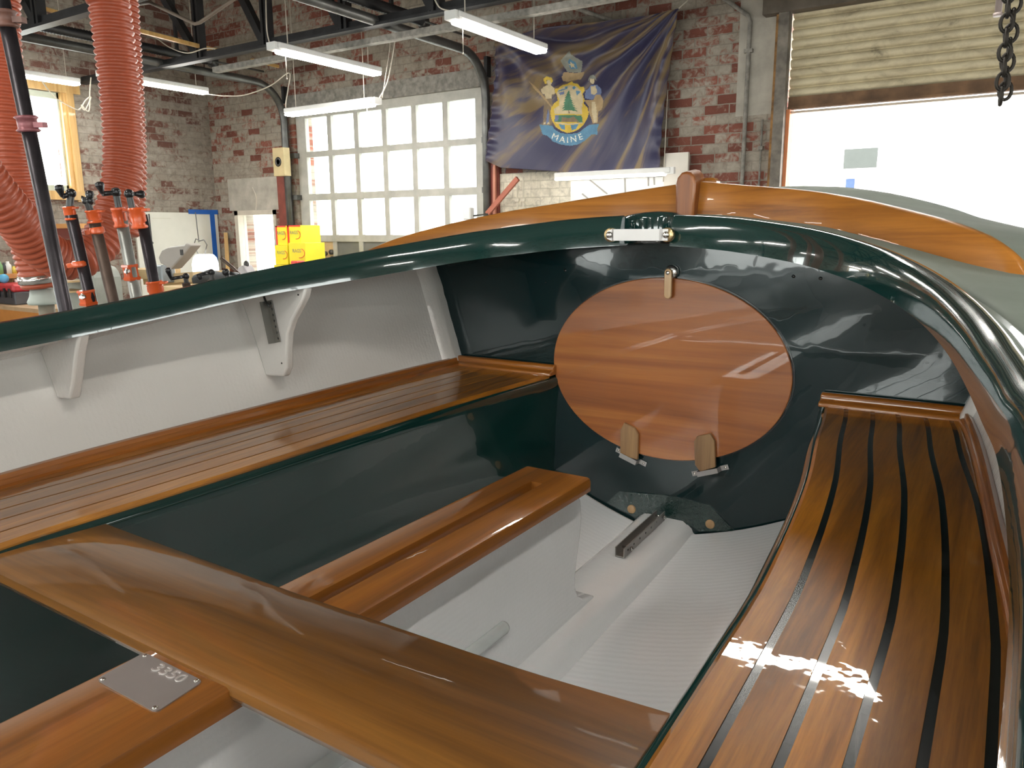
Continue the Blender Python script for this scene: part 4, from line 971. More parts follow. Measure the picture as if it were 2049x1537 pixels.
# ------------------------------------------------------------------ trusses
def truss(Y, zc, label, vx, x0=XL, x1=XR):
    t = thing('roof_truss', label, 'roof truss', ((x0+x1)/2, Y, zc))
    mb = MB(); mb.box((x0, Y-.045, zc-.012), (x1, Y+.045, zc+.012)); mb.box((x0, Y-.012, zc), (x1, Y+.012, zc+.07)); mb.build('bottom_chord', m_steel, t)
    mb = MB(); mb.box((x0, Y-.045, ZC_-.14), (x1, Y+.045, ZC_-.02)); mb.build('top_chord', m_steel, t)
    for i, x in enumerate(vx):
        mb = MB(); mb.box((x-.045, Y-.04, zc), (x-.015, Y+.04, ZC_-.1)); mb.box((x+.015, Y-.04, zc), (x+.045, Y+.04, ZC_-.1)); mb.build('upright', m_steel, t)
        xp = vx[i-1] if i else x-1.25
        mb = MB(); mb.beam((xp, Y, ZC_-.12), (x-.04, Y, zc+.03), .07, .07); mb.build('diagonal', m_steel, t)
    return t
vt = lambda px, Y: ay(px, 20, Y).x
z1_ = ay(620, 77, 5.3).z
truss(5.3, z1_, 'black steel roof truss nearest the flag wall', [vt(395, 5.3), vt(532, 5.3), vt(690, 5.3), vt(876, 5.3)]+[vt(876, 5.3)+1.25*k for k in range(1, 5)])
z2_ = ay(140, 36, 3.65).z
truss(3.65, z2_, 'black steel roof truss nearest the camera, passing behind the hoses', [vt(77, 3.65)+1.3*k for k in range(0, 8)])
mb = MB(); mb.box((-7.2, 5.42, z1_-.10), (XR, 5.50, z1_-.05)); tag(mb.build('timber_plate', m_peel), 'ragged beam with peeling white paint just behind the far truss', 'beam')
mb = MB(); mb.beam(ay(20, -2, 3.5), ay(140, 32, 4.4), .03, .03); tag(mb.build('timber_strip', m_yw), 'long yellow wood strip lying in the near truss, upper left', 'timber')
mb = MB(); mb.beam(ay(272, 60, 4.6), ay(455, 107, 5.6), .035, .035); tag(mb.build('timber_strip', m_yw), 'yellow wood strip in the trusses right of the orange hose', 'timber')
mb = MB(); mb.beam(ay(503, 120, 6.2), ay(557, 133, 6.6), .03, .03); tag(mb.build('timber_strip', m_yw), 'short yellow wood strip under the truss by the left door track', 'timber')
mb = MB(); mb.tube([ay(960, 0, 6.7), ay(1300, -8, 6.7)], .02, 8); mb.tube([ay(1120, 5, 6.75), ay(1225, 42, 6.9)], .02, 8); tag(mb.build('roof_pipe', m_peel), 'pale pipe angling down behind the top of the flag', 'pipe')

# ------------------------------------------------------------------ flag
FT = [(0, 995, 84), (.25, 1086, 59), (.55, 1207, 45), (.8, 1298, 31), (1, 1360, 18)]
FB = [(0, 974, 322), (.1, 1005, 336), (.45, 1140, 345), (.7, 1235, 343), (1, 1322, 341)]
def fpx(u, v):
    tx, ty = interp([(a, b) for a, b, c in FT], u), interp([(a, c) for a, b, c in FT], u)
    bx, by = interp([(a, b) for a, b, c in FB], u), interp([(a, c) for a, b, c in FB], u)
    s = -8*math.sin(math.pi*v)*(1-u)*0+6*math.sin(math.pi*v)*(-u)
    return tx+(bx-tx)*v+s, ty+(by-ty)*v
def fold(u, v):
    dx, dy = (1-u), v+.02; r = math.hypot(dx, dy); th_ = math.atan2(dy, dx)
    a1 = .045*math.sin(th_*17+1.1+.8*math.sin(r*4))*min(1, r*3)*math.exp(-((r-.5)/.45)**2)
    dx, dy = u, v+.02; r = math.hypot(dx, dy); th_ = math.atan2(dy, dx)
    a2 = .035*math.sin(th_*15+.4)*min(1, r*3)*math.exp(-((r-.42)/.33)**2)
    a3 = .02*math.sin(v*9-2*math.sin(u*3.14))*math.sin(math.pi*u)
    e = .012*math.sin(v*60+u*9)*max(0, 1-u*12)+.010*math.sin(v*45)*max(0, (u-.88)/.12)
    return a1+a2+a3+e
NU, NV = 300, 264
def S(u, v):
    p = fpx(u, v); q = ay(p[0], p[1], 6.86); return Vector((q.x, 6.84-fold(u, v), q.z))
def zp_(x, y): return (1050+x/6.985, 90+y/6.985)
SH = []      # (material, polygon in zoomed seal coordinates)
def ell(cx, cy, a, b, n=28, a0=0, a1=360): return [(cx+a*math.cos(R(a0+(a1-a0)*k/n)), cy+b*math.sin(R(a0+(a1-a0)*k/n))) for k in range(n+1)]
GOLD, BLUE, CREAM, TREE, TAN, GREY, LTR, BRN, DK, LB = range(1, 11)
SH += [(BLUE, [(210, 1115), (390, 1130), (420, 1180), (500, 1230), (620, 1245), (740, 1225), (850, 1140), (900, 1110), (1045, 1105), (1020, 1170), (1025, 1255), (930, 1250), (850, 1330), (740, 1390), (620, 1410), (500, 1390), (400, 1350), (320, 1270), (255, 1250), (240, 1190)])]
SH += [(GREY, [(685, 105), (715, 160), (830, 235), (790, 345), (770, 380), (590, 375), (565, 320), (540, 235), (650, 160)]), (BLUE, [(640, 250), (685, 215), (740, 250), (735, 330), (640, 335)]), (CREAM, [(680, 240), (693, 272), (722, 274), (700, 292), (708, 322), (680, 303), (655, 320), (662, 292), (640, 272), (668, 270)])]
SH += [(TAN, [(540, 375), (700, 385), (830, 375), (820, 430), (790, 490), (750, 480), (690, 485), (600, 515), (535, 505), (515, 450)])]
# two supporters
SH += [(CREAM, ell(375, 535, 28, 45)), (GOLD, [(320, 550), (305, 490), (350, 452), (410, 470), (420, 520), (395, 545), (390, 500), (350, 500), (345, 555)]), (CREAM, [(350, 570), (400, 575), (440, 610), (455, 690), (400, 700), (395, 755), (290, 750), (285, 690), (240, 680), (232, 625), (290, 590)]), (BRN, [(275, 755), (400, 760), (420, 870), (360, 1090), (320, 1090), (325, 900), (295, 1095), (262, 1080), (258, 880)]), (LB, [(330, 890), (350, 960), (345, 1100), (300, 1105)]), (TAN, [(80, 510), (150, 570), (270, 720), (400, 860), (385, 880), (250, 745), (130, 610)]), (CREAM, [(270, 1085), (300, 1078), (300, 1108), (272, 1112)]), (CREAM, [(325, 1085), (350, 1078), (355, 1108), (325, 1112)])]
SH += [(CREAM, ell(990, 510, 30, 48)), (GREY, [(930, 490), (960, 440), (1010, 435), (1050, 470), (1050, 510), (1020, 490), (960, 490), (940, 520)]), (LB, [(930, 620), (960, 575), (1040, 565), (1080, 620), (1060, 700), (1010, 720), (950, 770), (870, 750), (890, 650)]), (CREAM, [(955, 590), (1020, 580), (1025, 660), (985, 700), (950, 690)]), (TAN, [(860, 780), (960, 770), (1000, 700), (1050, 690), (1090, 780), (1070, 900), (1020, 930), (1020, 1090), (940, 1090), (890, 930), (900, 870)]), (CREAM, [(940, 800), (980, 790), (1000, 950), (1010, 1080), (960, 1085), (930, 940)])]
# shield
SH += [(GOLD, [(655, 505), (690, 540), (760, 550), (820, 600), (870, 600), (880, 650), (850, 690), (860, 760), (850, 830), (885, 880), (890, 960), (860, 1040), (810, 1120), (740, 1180), (660, 1215), (590, 1230), (510, 1200), (440, 1150), (390, 1060), (368, 960), (385, 880), (440, 820), (500, 790), (490, 720), (450, 660), (455, 620), (490, 620), (540, 570), (610, 545)])]
SH += [(CREAM, [(560, 590), (650, 565), (760, 590), (830, 650), (850, 760), (820, 880), (810, 970), (440, 970), (430, 900), (520, 860), (530, 780), (480, 690), (500, 640)])]
SH += [(BLUE, [(580, 590), (620, 585), (625, 625), (560, 650), (490, 665), (520, 640), (600, 620)]), (BLUE, [(690, 610), (720, 580), (750, 610), (730, 640)]), (BLUE, [(760, 650), (830, 665), (780, 720), (770, 690)]), (LB, [(510, 680), (590, 660), (600, 700), (540, 715)])]
tri = [(660, 640)]
for k in range(8):
    y = 680+k*34; w = 25+k*12; tri.append((660+w, y+16)); tri.append((660+w*.6, y+10))
tri.append((755, 925)); tri.append((540, 925))
for k in range(7, -1, -1):
    y = 680+k*34; w = 25+k*12; tri.append((660-w*.6, y+10)); tri.append((660-w, y+16))
SH += [(TREE, tri), (BRN, [(640, 925), (655, 925), (655, 960), (640, 960)])]
SH += [(TREE, [(440, 985), (800, 985), (805, 1080), (425, 1075)]), (BRN, [(540, 1010), (640, 1025), (700, 1000), (760, 1078), (520, 1078)]), (LB, [(440, 985), (500, 985), (480, 1060), (428, 1070)]), (CREAM, [(440, 1080), (620, 1100), (800, 1080), (800, 1095), (620, 1118), (440, 1095)]), (BLUE, [(480, 1105), (560, 1118), (560, 1190), (510, 1170)]), (BLUE, [(640, 1118), (750, 1105), (710, 1170), (650, 1195)]), (GOLD, ell(600, 1180, 42, 40, 10))]
def inpoly(x, y, P):
    c = False; j = len(P)-1
    for i in range(len(P)):
        if (P[i][1] > y) != (P[j][1] > y) and x < (P[j][0]-P[i][0])*(y-P[i][1])/(P[j][1]-P[i][1])+P[i][0]: c = not c
        j = i
    return c
SHB = [(m, P, min(p[0] for p in P), max(p[0] for p in P), min(p[1] for p in P), max(p[1] for p in P)) for m, P in SH]
LET = []
for ch, (x, y, rot, s) in zip('MAINE', ((425, 1287, -22, 105), (520, 1325, -9, 105), (592, 1332, 0, 100), (672, 1318, 10, 105), (770, 1287, 20, 105))):
    vs, fs = glyphs(ch, s*1.0); c, s_ = math.cos(R(rot)), math.sin(R(rot))
    V = [(x+(v.x*c-v.y*(-s_)*-1)*1.1, y-(v.x*s_*-1*-1+v.y*c)*1.1) for v in vs]
    V = [(x+1.15*(v.x*c-v.y*s_), y-1.15*(v.x*s_+v.y*c)) for v in vs]
    for f in fs:
        P = [V[i] for i in f]; LET.append((LTR, P, min(p[0] for p in P), max(p[0] for p in P), min(p[1] for p in P), max(p[1] for p in P)))
def flagmat():
    m, nt, b = newmat('navy_satin_painted_sheen'); v = obj(nt, (1, 1, 1)); 
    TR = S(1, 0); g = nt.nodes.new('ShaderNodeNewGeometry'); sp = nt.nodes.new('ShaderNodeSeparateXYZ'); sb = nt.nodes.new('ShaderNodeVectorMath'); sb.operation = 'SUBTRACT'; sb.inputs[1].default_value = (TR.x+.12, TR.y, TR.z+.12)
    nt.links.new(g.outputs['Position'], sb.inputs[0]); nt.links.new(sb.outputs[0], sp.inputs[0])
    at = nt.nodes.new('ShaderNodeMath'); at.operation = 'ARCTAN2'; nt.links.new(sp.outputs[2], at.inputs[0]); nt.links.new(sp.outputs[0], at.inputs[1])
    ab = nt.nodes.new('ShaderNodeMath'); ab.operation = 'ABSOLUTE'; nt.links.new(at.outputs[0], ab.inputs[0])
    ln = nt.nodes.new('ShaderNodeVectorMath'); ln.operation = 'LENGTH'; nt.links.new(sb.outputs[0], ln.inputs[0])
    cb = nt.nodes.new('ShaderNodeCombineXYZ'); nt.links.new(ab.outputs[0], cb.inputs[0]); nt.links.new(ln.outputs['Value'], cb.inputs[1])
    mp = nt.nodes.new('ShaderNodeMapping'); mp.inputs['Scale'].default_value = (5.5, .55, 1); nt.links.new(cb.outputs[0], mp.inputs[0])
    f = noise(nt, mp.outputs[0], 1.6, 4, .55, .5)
    nt.links.new(ramp(nt, f, [(.40, (.012, .013, .060)), (.50, (.032, .028, .070)), (.60, (.17, .115, .055))]), b.inputs['Base Color'])  # brown streaks along the folds paint in the warm sheen of the satin
    b.inputs['Roughness'].default_value = .42; b.inputs['Sheen Weight'].default_value = .5; b.inputs['Sheen Tint'].default_value = (.8, .6, .35, 1)
    bump(nt, b, noise(nt, v, 90, 3), .15, .003); return m
pm = lambda n, c: plain(n, c, .7, var=.15, vs=20)
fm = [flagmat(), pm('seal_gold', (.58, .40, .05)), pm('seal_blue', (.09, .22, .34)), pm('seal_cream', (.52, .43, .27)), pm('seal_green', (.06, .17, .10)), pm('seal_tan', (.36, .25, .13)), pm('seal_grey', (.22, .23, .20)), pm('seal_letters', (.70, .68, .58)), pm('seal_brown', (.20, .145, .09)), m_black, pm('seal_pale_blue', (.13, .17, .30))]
mb = MB(); vs = [S(i/NU, j/NV) for j in range(NV+1) for i in range(NU+1)]; fs = []; ms = []
for j in range(NV):
    for i in range(NU):
        u, v = (i+.5)/NU, (j+.5)/NV; px, py = fpx(u, v); x, y = (px-1050)*6.985, (py-90)*6.985; mi = 0
        if 60 < x < 1120 and 90 < y < 1420:
            for m_, P, a, b2, c, d in SHB:
                if a <= x <= b2 and c <= y <= d and inpoly(x, y, P): mi = m_
            if y > 1200:
                for m_, P, a, b2, c, d in LET:
                    if a <= x <= b2 and c <= y <= d and inpoly(x, y, P): mi = m_; break
        a = j*(NU+1)+i; fs.append((a, a+1, a+NU+2, a+NU+1)); ms.append(mi)
mb.v = vs; mb.f = fs; mb.m = ms; mb.sm = [True]*len(fs)
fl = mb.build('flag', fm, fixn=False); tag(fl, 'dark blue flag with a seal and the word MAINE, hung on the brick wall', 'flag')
sd_ = fl.modifiers.new('thick', 'SOLIDIFY'); sd_.thickness = .002
mb = MB()
for i in range(60):
    v = random.random(); p = S(0, v) if i < 36 else S(random.random(), 1); mb.tube([p, p+Vector((random.uniform(-.04, .01), random.uniform(-.01, .01), random.uniform(-.05, .0)))], .0018, 4, smooth=False)
fr_ = mb.build('frayed_threads', plain('navy_thread', (.04, .04, .09), .8), fl); fr_['kind'] = 'stuff'
for P_ in ([S(1, 0), S(1, 0)+Vector((.05, .05, .06)), S(1, 0)+Vector((.13, .14, .22))], [S(0, 0), S(0, 0)+Vector((-.03, .1, .15))], [S(1, .5)+Vector((0, .02, 0)), S(1, 1)+Vector((.02, .06, -.1))]):
    mb = MB(); mb.tube(P_, .005, 6); mb.build('tie_cord', m_cord, fl)

# ------------------------------------------------------------------ hanging chain
mb = MB()
def link(c, axis_up, side, a=.030, b=.019, r=.0062):
    pts = []
    for k in range(16):
        t = 2*math.pi*k/16; pts.append(c+axis_up*(a*math.sin(t))+side*(b*math.cos(t)))
    mb.tube(pts, r, 8, closed=True, caps=False)
def strand(pts, ph=0):
    P = [Vector(p) for p in pts]; L = [0]
    for a, b2 in zip(P, P[1:]): L.append(L[-1]+(b2-a).length)
    n = int(L[-1]/.047)
    for k in range(n+1):
        s = L[-1]*k/n
        for i in range(len(P)-1):
            if s <= L[i+1]+1e-9: break
        t = (s-L[i])/(L[i+1]-L[i]); c = P[i].lerp(P[i+1], t); up = (P[i+1]-P[i]).normalized()
        sd = up.cross(CF).normalized()
        if (k+ph) % 2: sd = up.cross(sd).normalized()
        sd = (sd+up.cross(sd)*.45).normalized(); link(c, up, sd)
YC = 3.3
top = ay(2017, 0, YC).z+1.1
pa, pb, pc_ = ay(2017, 5, YC), ay(2008, 150, YC), ay(2003, 192, YC); qa, qb = ay(2030, 5, YC), ay(2012, 120, YC)
strand([(pa.x-.02, YC, 5.2), pa, pb, pc_]); strand([(qa.x+.04, YC+.03, 5.2), (qa.x, YC+.03, qa.z), (qb.x+.006, YC+.03, qb.z), pc_+Vector((.01, .03, .02))], 1)
tag(mb.build('chain', plain('dark_iron_chain', (.035, .03, .025), .5, .7)), 'dark iron chain hanging in a loop before the roll-up door', 'chain')
mb = MB(); c = ay(1997, 26, 3.6); mb.tube([(c.x, 3.6, 5.2), c], .012, 10); mb.tube([c, c-Vector((0, 0, .012))], .016, 10); tag(mb.build('hanging_rod', plain('pinkish_grey_rod', (.35, .28, .26), .5)), 'short grey rod hanging beside the iron chain', 'rod')

# ------------------------------------------------------------------ hoses
def hose(px, X, rpx, label, step=.0225, amp=.0095):
    P0 = [ax(x, y, Xi) for (x, y), Xi in zip(px, X)]; out = []
    for e_ in (0, -1):
        q = P0[e_]
        if q.z > 2.4: P0.insert(0 if e_ == 0 else len(P0), Vector((q.x, q.y, ZC_)))
    for i in range(len(P0)-1):
        p0, p1, p2, p3 = P0[max(i-1, 0)], P0[i], P0[i+1], P0[min(i+2, len(P0)-1)]
        for k in range(24):
            t = k/24; out.append(0.5*((2*p1)+(-p0+p2)*t+(2*p0-5*p1+4*p2-p3)*t*t+(-p0+3*p1-3*p2+p3)*t**3))
    out.append(P0[-1])
    L = [0]
    for a, b2 in zip(out, out[1:]): L.append(L[-1]+(b2-a).length)
    n = int(L[-1]/step)*4; Q = []; j = 0
    for k in range(n+1):
        s = L[-1]*k/n
        while j < len(L)-2 and L[j+1] < s: j += 1
        Q.append(out[j].lerp(out[j+1], (s-L[j])/max(1e-9, L[j+1]-L[j])))
    dep = (P0[len(P0)//2]-EYE).dot(CF); r = rpx/FPX*dep
    mb = MB(); pr = (0, amp*.7, amp, amp*.7)
    mb.tube(Q, lambda i: r-amp+pr[i % 4], 24); return tag(mb.build('dust_hose', m_hose), label, 'hose'), r, P0
hose([(198, -150), (215, -20), (228, 80), (240, 180), (247, 290), (243, 370), (228, 430), (203, 482), (165, 515), (120, 518), (75, 490), (35, 440), (0, 400), (-45, 340), (-80, 260), (-95, 100), (-100, -150)], [-2.72]*10+[-2.70, -2.66, -2.64, -2.62, -2.60, -2.60, -2.60], 40, 'orange ribbed hose hanging in a deep U behind the bar clamps')
hose([(238, -150), (252, -10), (258, 80), (264, 180), (268, 260), (270, 330), (268, 400), (255, 470)], [-3.3]*8, 23, 'second orange ribbed hose just behind the right side of the U-shaped one')
h2, r2_, P2 = hose([(-20, -150), (-5, 20), (2, 120), (10, 230), (24, 330), (40, 410), (58, 480), (72, 530), (83, 575)], [-3.15]*9, 38, 'orange ribbed hose running straight down to the bench machine')
mb = MB(); e = P2[-1]; d = (P2[-1]-P2[-2]).normalized(); mb.rev(e-d*.05, d, [(r2_*1.04, 0), (r2_*1.04, .03)], 28); mb.ball(e-d*.035+Vector((.0, -.0, 0))+CR*r2_, .012, n=6); tag(mb.build('hose_clip', m_ss), 'shiny metal hose clip at the lower end of the straight hose', 'hose clip')

# ------------------------------------------------------------------ pipe clamps
m_pipe = plain('black_iron_pipe', (.045, .04, .045), .35, .7, var=.4, vs=12); m_pipe_r = plain('rusty_brown_pipe', (.10, .07, .055), .5, .6, var=.4, vs=14); m_galv = plain('galvanised_pipe', (.30, .31, .29), .4, .6, var=.25, vs=12)
m_handle = plain('black_crank', (.012, .012, .014), .3, .3, coat=.5)
def clamp(X, top, bot, rpx, mpipe, label, heads, crank, screw_top, group='pipe clamps'):
    T_, B_ = ax(*top, X), ax(*bot, X); d = (T_-B_).normalized(); k = B_.z/d.z if d.z else 1; base = B_-d*(B_.z/d.z)
    t = thing('pipe_clamp', label, 'clamp', base, group); dep = (T_-EYE).dot(CF); r = rpx/FPX*dep; sc = dep/FPX
    mb = MB(); mb.tube([base, T_], r, 16); mb.build('pipe', mpipe, t)
    u = d; s_ = (CR-u*CR.dot(u)).normalized(); w = u.cross(s_)
    for (p0, p1, wp, kind) in heads:
        a, b2 = ax(*p0, X), ax(*p1, X); L = (a-b2).length; c0 = b2; mb = MB(); h = wp*sc
        if kind == 'head':
            mb.rev(c0, u, [(h*.92, 0), (h*1.0, L*.06), (h*.96, L*.12), (h*.80, L*.2), (h*.82, L*.75), (h*.95, L*.85), (h*1.0, L*.93), (h*.9, L)], 20)
            for sg in (-1, 1):
                q = c0+u*L*.3+s_*sg*h*.75; mb.beam(q, q+u*L*.45, h*.35, h*.6, bev=h*.08, up=w)
            mb.beam(c0+u*L*.86+s_*h*.3, c0+u*L*.86+s_*h*1.5, h*1.0, L*.14, bev=h*.05, up=u)
            nm = 'screw_head'
        elif kind == 'ring':
            mb.rev(c0, u, [(h*.8, 0), (h, L*.2), (h, L*.75), (h*.85, L)], 20); mb.beam(c0+u*L*.5-s_*h*.2, c0+u*L*.3-s_*h*1.7, h*.9, L*.8, bev=h*.1, up=u); nm = 'sliding_jaw'
        else:
            h *= 1.2; mb.rev(c0, u, [(h*.9, 0), (h, L*.08), (h, L*.18), (h*.86, L*.22), (h*.84, L*.5), (h*.88, L*.82), (h, L*.86), (h*.95, L)], 4)
            mb.rev(c0+u*L*.5-w*0+CF*-h*.75, -CF, [(h*.35, 0), (h*.35, h*.35), (h*.2, h*.4)], 6, 1); nm = 'tail_stop'
        o = mb.build(nm, [m_orange, m_ss], t); autosmooth(o, 40)
    if screw_top:
        a = ax(*screw_top[0], X); b2 = ax(*screw_top[1], X); mb = MB(); n_ = 40; mb.tube([a.lerp(b2, i/n_) for i in range(n_+1)], lambda i: r*(.55+.07*(i % 2)), 12); mb.build('screw', m_dk, t)
    if crank:
        P = [ax(*p, X) for p in crank[:-1]]; k = ax(*crank[-1], X); mb = MB(); mb.tube(P, r*.42, 8); mb.ball(P[0], r*.85, n=8)
        mb.tube([P[-1], P[-1].lerp(k, .3), P[-1].lerp(k, .75), k, k+(k-P[-1])*.12], [r*.3, r*.45, r*.75, r*.7, r*.25], 12); mb.build('crank_handle', m_handle, t)
    return t
XP = -2.05
clamp(XP, (142, 430), (183, 606), 11.5, m_pipe, 'orange-headed bar clamp with two lower orange jaws, second upright from the left', [((138, 413), (143, 440), 12, 'head'), ((158, 522), (160, 534), 14, 'ring'), ((174, 580), (178, 611), 15, 'tail')], [(142, 387), (125, 394), (117, 372)], ((142, 387), (139, 416)))
clamp(XP+.03, (188, 440), (227, 604), 11, m_pipe_r, 'brown pipe clamp with a double orange head and chrome crank, left of the grey pipe', [((189, 420), (191, 446), 15, 'head'), ((195, 454), (196, 468), 14, 'ring')], [(178, 402), (165, 396), (168, 404), (180, 408), (179, 384)], ((174, 403), (182, 425)))
clamp(XP-.03, (240, 425), (273, 596), 11.5, m_galv, 'grey galvanised pipe clamp with faded orange fittings', [((239, 415), (243, 455), 14, 'head'), ((262, 529), (265, 561), 14, 'tail')], [(232, 385), (205, 388), (198, 366)], ((230, 376), (238, 416)))
clamp(XP+.07, (283, 430), (313, 590), 11, m_pipe, 'rightmost tall orange clamp, its crank lying level', [((273, 415), (280, 457), 16, 'head'), ((310, 562), (314, 594), 17, 'head')], [(258, 388), (268, 388), (286, 389)], ((258, 388), (264, 416)))
clamp(XP, (372, 566), (380, 600), 8, m_pipe_r, 'low clamp with a black double crank rising above the coaming', [], [(372, 553), (342, 558), (336, 538)], ((371, 552), (375, 580)))
clamp(XP+.02, (423, 560), (428, 590), 8, m_pipe_r, 'low brown clamp post in front of the white tank', [], [(423, 545), (395, 552), (402, 556)], ((423, 545), (426, 575)))
clamp(XP+.04, (455, 556), (460, 580), 9, m_pipe_r, 'low clamp nearest the small door with a slanting thin handle', [], [(452, 545), (478, 550), (484, 568)], ((454, 542), (456, 572)))
# long black pipe with reddish clamps
T_, B_ = ax(-4, -40, -1.93), ax(131, 620, -1.93); d = (T_-B_).normalized(); base = B_-d*(B_.z/d.z); t = thing('iron_pipe', 'long leaning black pipe at far left with pinkish collars', 'pipe', base)
mb = MB(); mb.tube([base, T_], 13/FPX*(B_-EYE).dot(CF), 18); mb.build('shaft', m_pipe, t); r = .0155
m_coll = plain('dull_red_collar', (.24, .08, .09), .4, .3)
for py in (250, 40):
    px = lerp(131, -4, (620-py)/660); c = ax(px, py, -1.93); mb = MB(); mb.rev(c-d*.016, d, [(.021, 0), (.026, .004), (.021, .008), (.021, .028), (.026, .032), (.021, .036)], 16); mb.beam(c+CR*.012, c+CR*.040, .02, .012, up=d); mb.build('collar', m_coll if py == 250 else plain('brown_collar', (.16, .07, .05), .5), t)

# ------------------------------------------------------------------ things along the left side
# bench with toolbox and machine
c = az(88, 620, 1.0); mb = MB(); bx1, by0 = c.x, c.y
t = thing('workbench', 'orange-edged wooden workbench at the far left edge', 'workbench', (bx1-.6, by0+.32, 0))
mb = MB(); mb.box((XL+.02, by0, .96), (bx1, by0+.64, 1.0)); mb.build('top', plain('worn_pale_top', (.50, .34, .20), .5, var=.15), t)
mb = MB(); mb.box((XL+.02, by0+.0, .83), (bx1, by0+.06, .96)); mb.build('apron', plain('orange_apron', (.55, .22, .05), .5), t)
for x in (XL+.1, bx1-.1):
    for y in (by0+.12, by0+.55): mb = MB(); mb.box((x-.05, y-.05, 0), (x+.05, y+.05, .96)); mb.build('leg', m_pale2, t)
yb_ = by0+.35
def onb(px, py): return ay(px, py, yb_)
b2 = ay(32, 612, by0+.1); a = Vector((b2.x-.45, 0, ay(20, 569, by0+.1).z)); zb0 = 1.0; zt_ = a.z; a.x = max(a.x, XL+.03)
t = thing('toolbox', 'grey toolbox with a red lid on the bench', 'toolbox', ((a.x+b2.x)/2, by0+.2, zb0))
mb = MB(); mb.box((a.x, by0+.1, zb0), (b2.x, by0+.35, lerp(zb0, zt_, .62)), bev=.01); mb.build('box', plain('dark_grey_plastic', (.07, .07, .08), .4), t)
mb = MB(); mb.box((a.x, by0+.09, lerp(zb0, zt_, .63)), (b2.x, by0+.36, zt_), bev=.02); mb.build('lid', plain('red_plastic', (.55, .04, .05), .4), t)
mb = MB(); 
for f in (.30, .62, .85): x = lerp(a.x, b2.x, f); mb.box((x-.015, by0+.075, lerp(zb0, zt_, .35)), (x+.015, by0+.095, lerp(zb0, zt_, .8)))
mb.build('latch', m_dk, t)
# machine under the straight hose
cM = P2[-1]; t = thing('bench_grinder', 'grey bench machine with a round table below the straight hose', 'machine', (cM.x, cM.y, 0))
mb = MB(); zt_ = cM.z-.045; mb.rev((cM.x, cM.y, zt_), (0, 0, 1), [(.052, -.02), (.055, -.01), (.05, .0), (.045, .012), (.04, .04)], 28); mb.build('hood', plain('grey_machine_paint', (.38, .42, .38), .5), t)
mb = MB(); mb.tube([(cM.x+.02, cM.y, zt_-.3), (cM.x+.02, cM.y, zt_-.02)], [.035, .028], 16); mb.tube([(cM.x-.06, cM.y, zt_-.1), (cM.x-.06, cM.y, zt_-.22)], .022, 12); mb.build('column', plain('dirty_casting', (.20, .18, .14), .6, .3), t)
mb = MB(); mb.box((cM.x-.1, cM.y-.1, zt_-.34), (cM.x+.1, cM.y+.1, zt_-.28)); mb.tube([(cM.x, cM.y, 0), (cM.x, cM.y, zt_-.3)], .07, 16); mb.build('pedestal', plain('dark_green_grey', (.12, .14, .12), .6), t)
# shelf with bottles
XS_ = XL+.28; c0, c1 = ax(-40, 548, XS_), ax(46, 548, XS_); zsh = ax(20, 548, XS_).z
t = thing('shelf', 'orange wooden shelf crowded with small bottles behind the hose', 'shelf', (XL+.15, (c0.y+c1.y)/2, zsh-.2))
mb = MB(); mb.box((XL+.005, c0.y, zsh-.05), (XS_, c1.y, zsh)); mb.build('board', plain('orange_board', (.6, .28, .09), .5), t)
for y in (c0.y+.06, c1.y-.06): mb = MB(); mb.prism([(XL+.005, zsh-.05), (XL+.2, zsh-.05), (XL+.005, zsh-.22)], lambda p, q: (p, y-.01, q), lambda p, q: (p, y+.01, q)); mb.build('bracket', m_pale2, t)
for i, (px, h, rr, col, nm) in enumerate(((2, 24, 5, (.2, .4, .18), 'green bottle on the orange shelf, far left'), (10, 22, 4, (.05, .05, .06), 'black bottle on the orange shelf beside the white carton'), (18, 24, 6, (.75, .75, .72), 'white carton-like can on the orange shelf'), (29, 14, 5, (.65, .5, .08), 'yellow can on the orange shelf'), (38, 18, 5, (.6, .1, .07), 'red can at the right end of the orange shelf'))):
    c = ax(px, 548, XS_-.07); s_ = (c-EYE).dot(CF)/FPX; mb = MB(); mb.rev((c.x, c.y, zsh), (0, 0, 1), [(rr*s_, 0), (rr*s_, h*s_*.7), (rr*s_*.5, h*s_*.85), (rr*s_*.5, h*s_)], 14); tag(mb.build('bottle' if i < 2 else 'can', plain('shelf_item_%s' % 'abcde'[i], col, .4)), nm, 'bottle' if i < 2 else 'can')
c = ax(4, 557, XS_+.01); s_ = (c-EYE).dot(CF)/FPX; mb = MB(); mb.rev((c.x, c.y, c.z), (1, 0, 0), [(8*s_, 0), (9*s_, .05), (4*s_, .06)], 18); tag(mb.build('tape_roll', plain('bright_blue_tape', (.1, .4, .65), .4)), 'blue roll hanging on the front of the orange shelf', 'tape')
a, b2 = ax(29, 559, XS_+.01), ax(51, 583, XS_+.01); mb = MB(); mb.box((XS_+.005, a.y, b2.z), (XS_+.03, b2.y, a.z)); o = mb.build('packet', m_white); tag(o, 'white packet with a red print hanging beside the shelf', 'packet')
mb = MB(); mb.prism([(lerp(a.y, b2.y, .2), lerp(b2.z, a.z, .15)), (lerp(a.y, b2.y, .85), lerp(b2.z, a.z, .12)), (lerp(a.y, b2.y, .6), lerp(b2.z, a.z, .7)), (lerp(a.y, b2.y, .4), lerp(b2.z, a.z, .6))], lambda p, q: (XS_+.0305, p, q), lambda p, q: (XS_+.034, p, q)); mb.build('print', plain('red_print', (.6, .05, .05), .5), o)
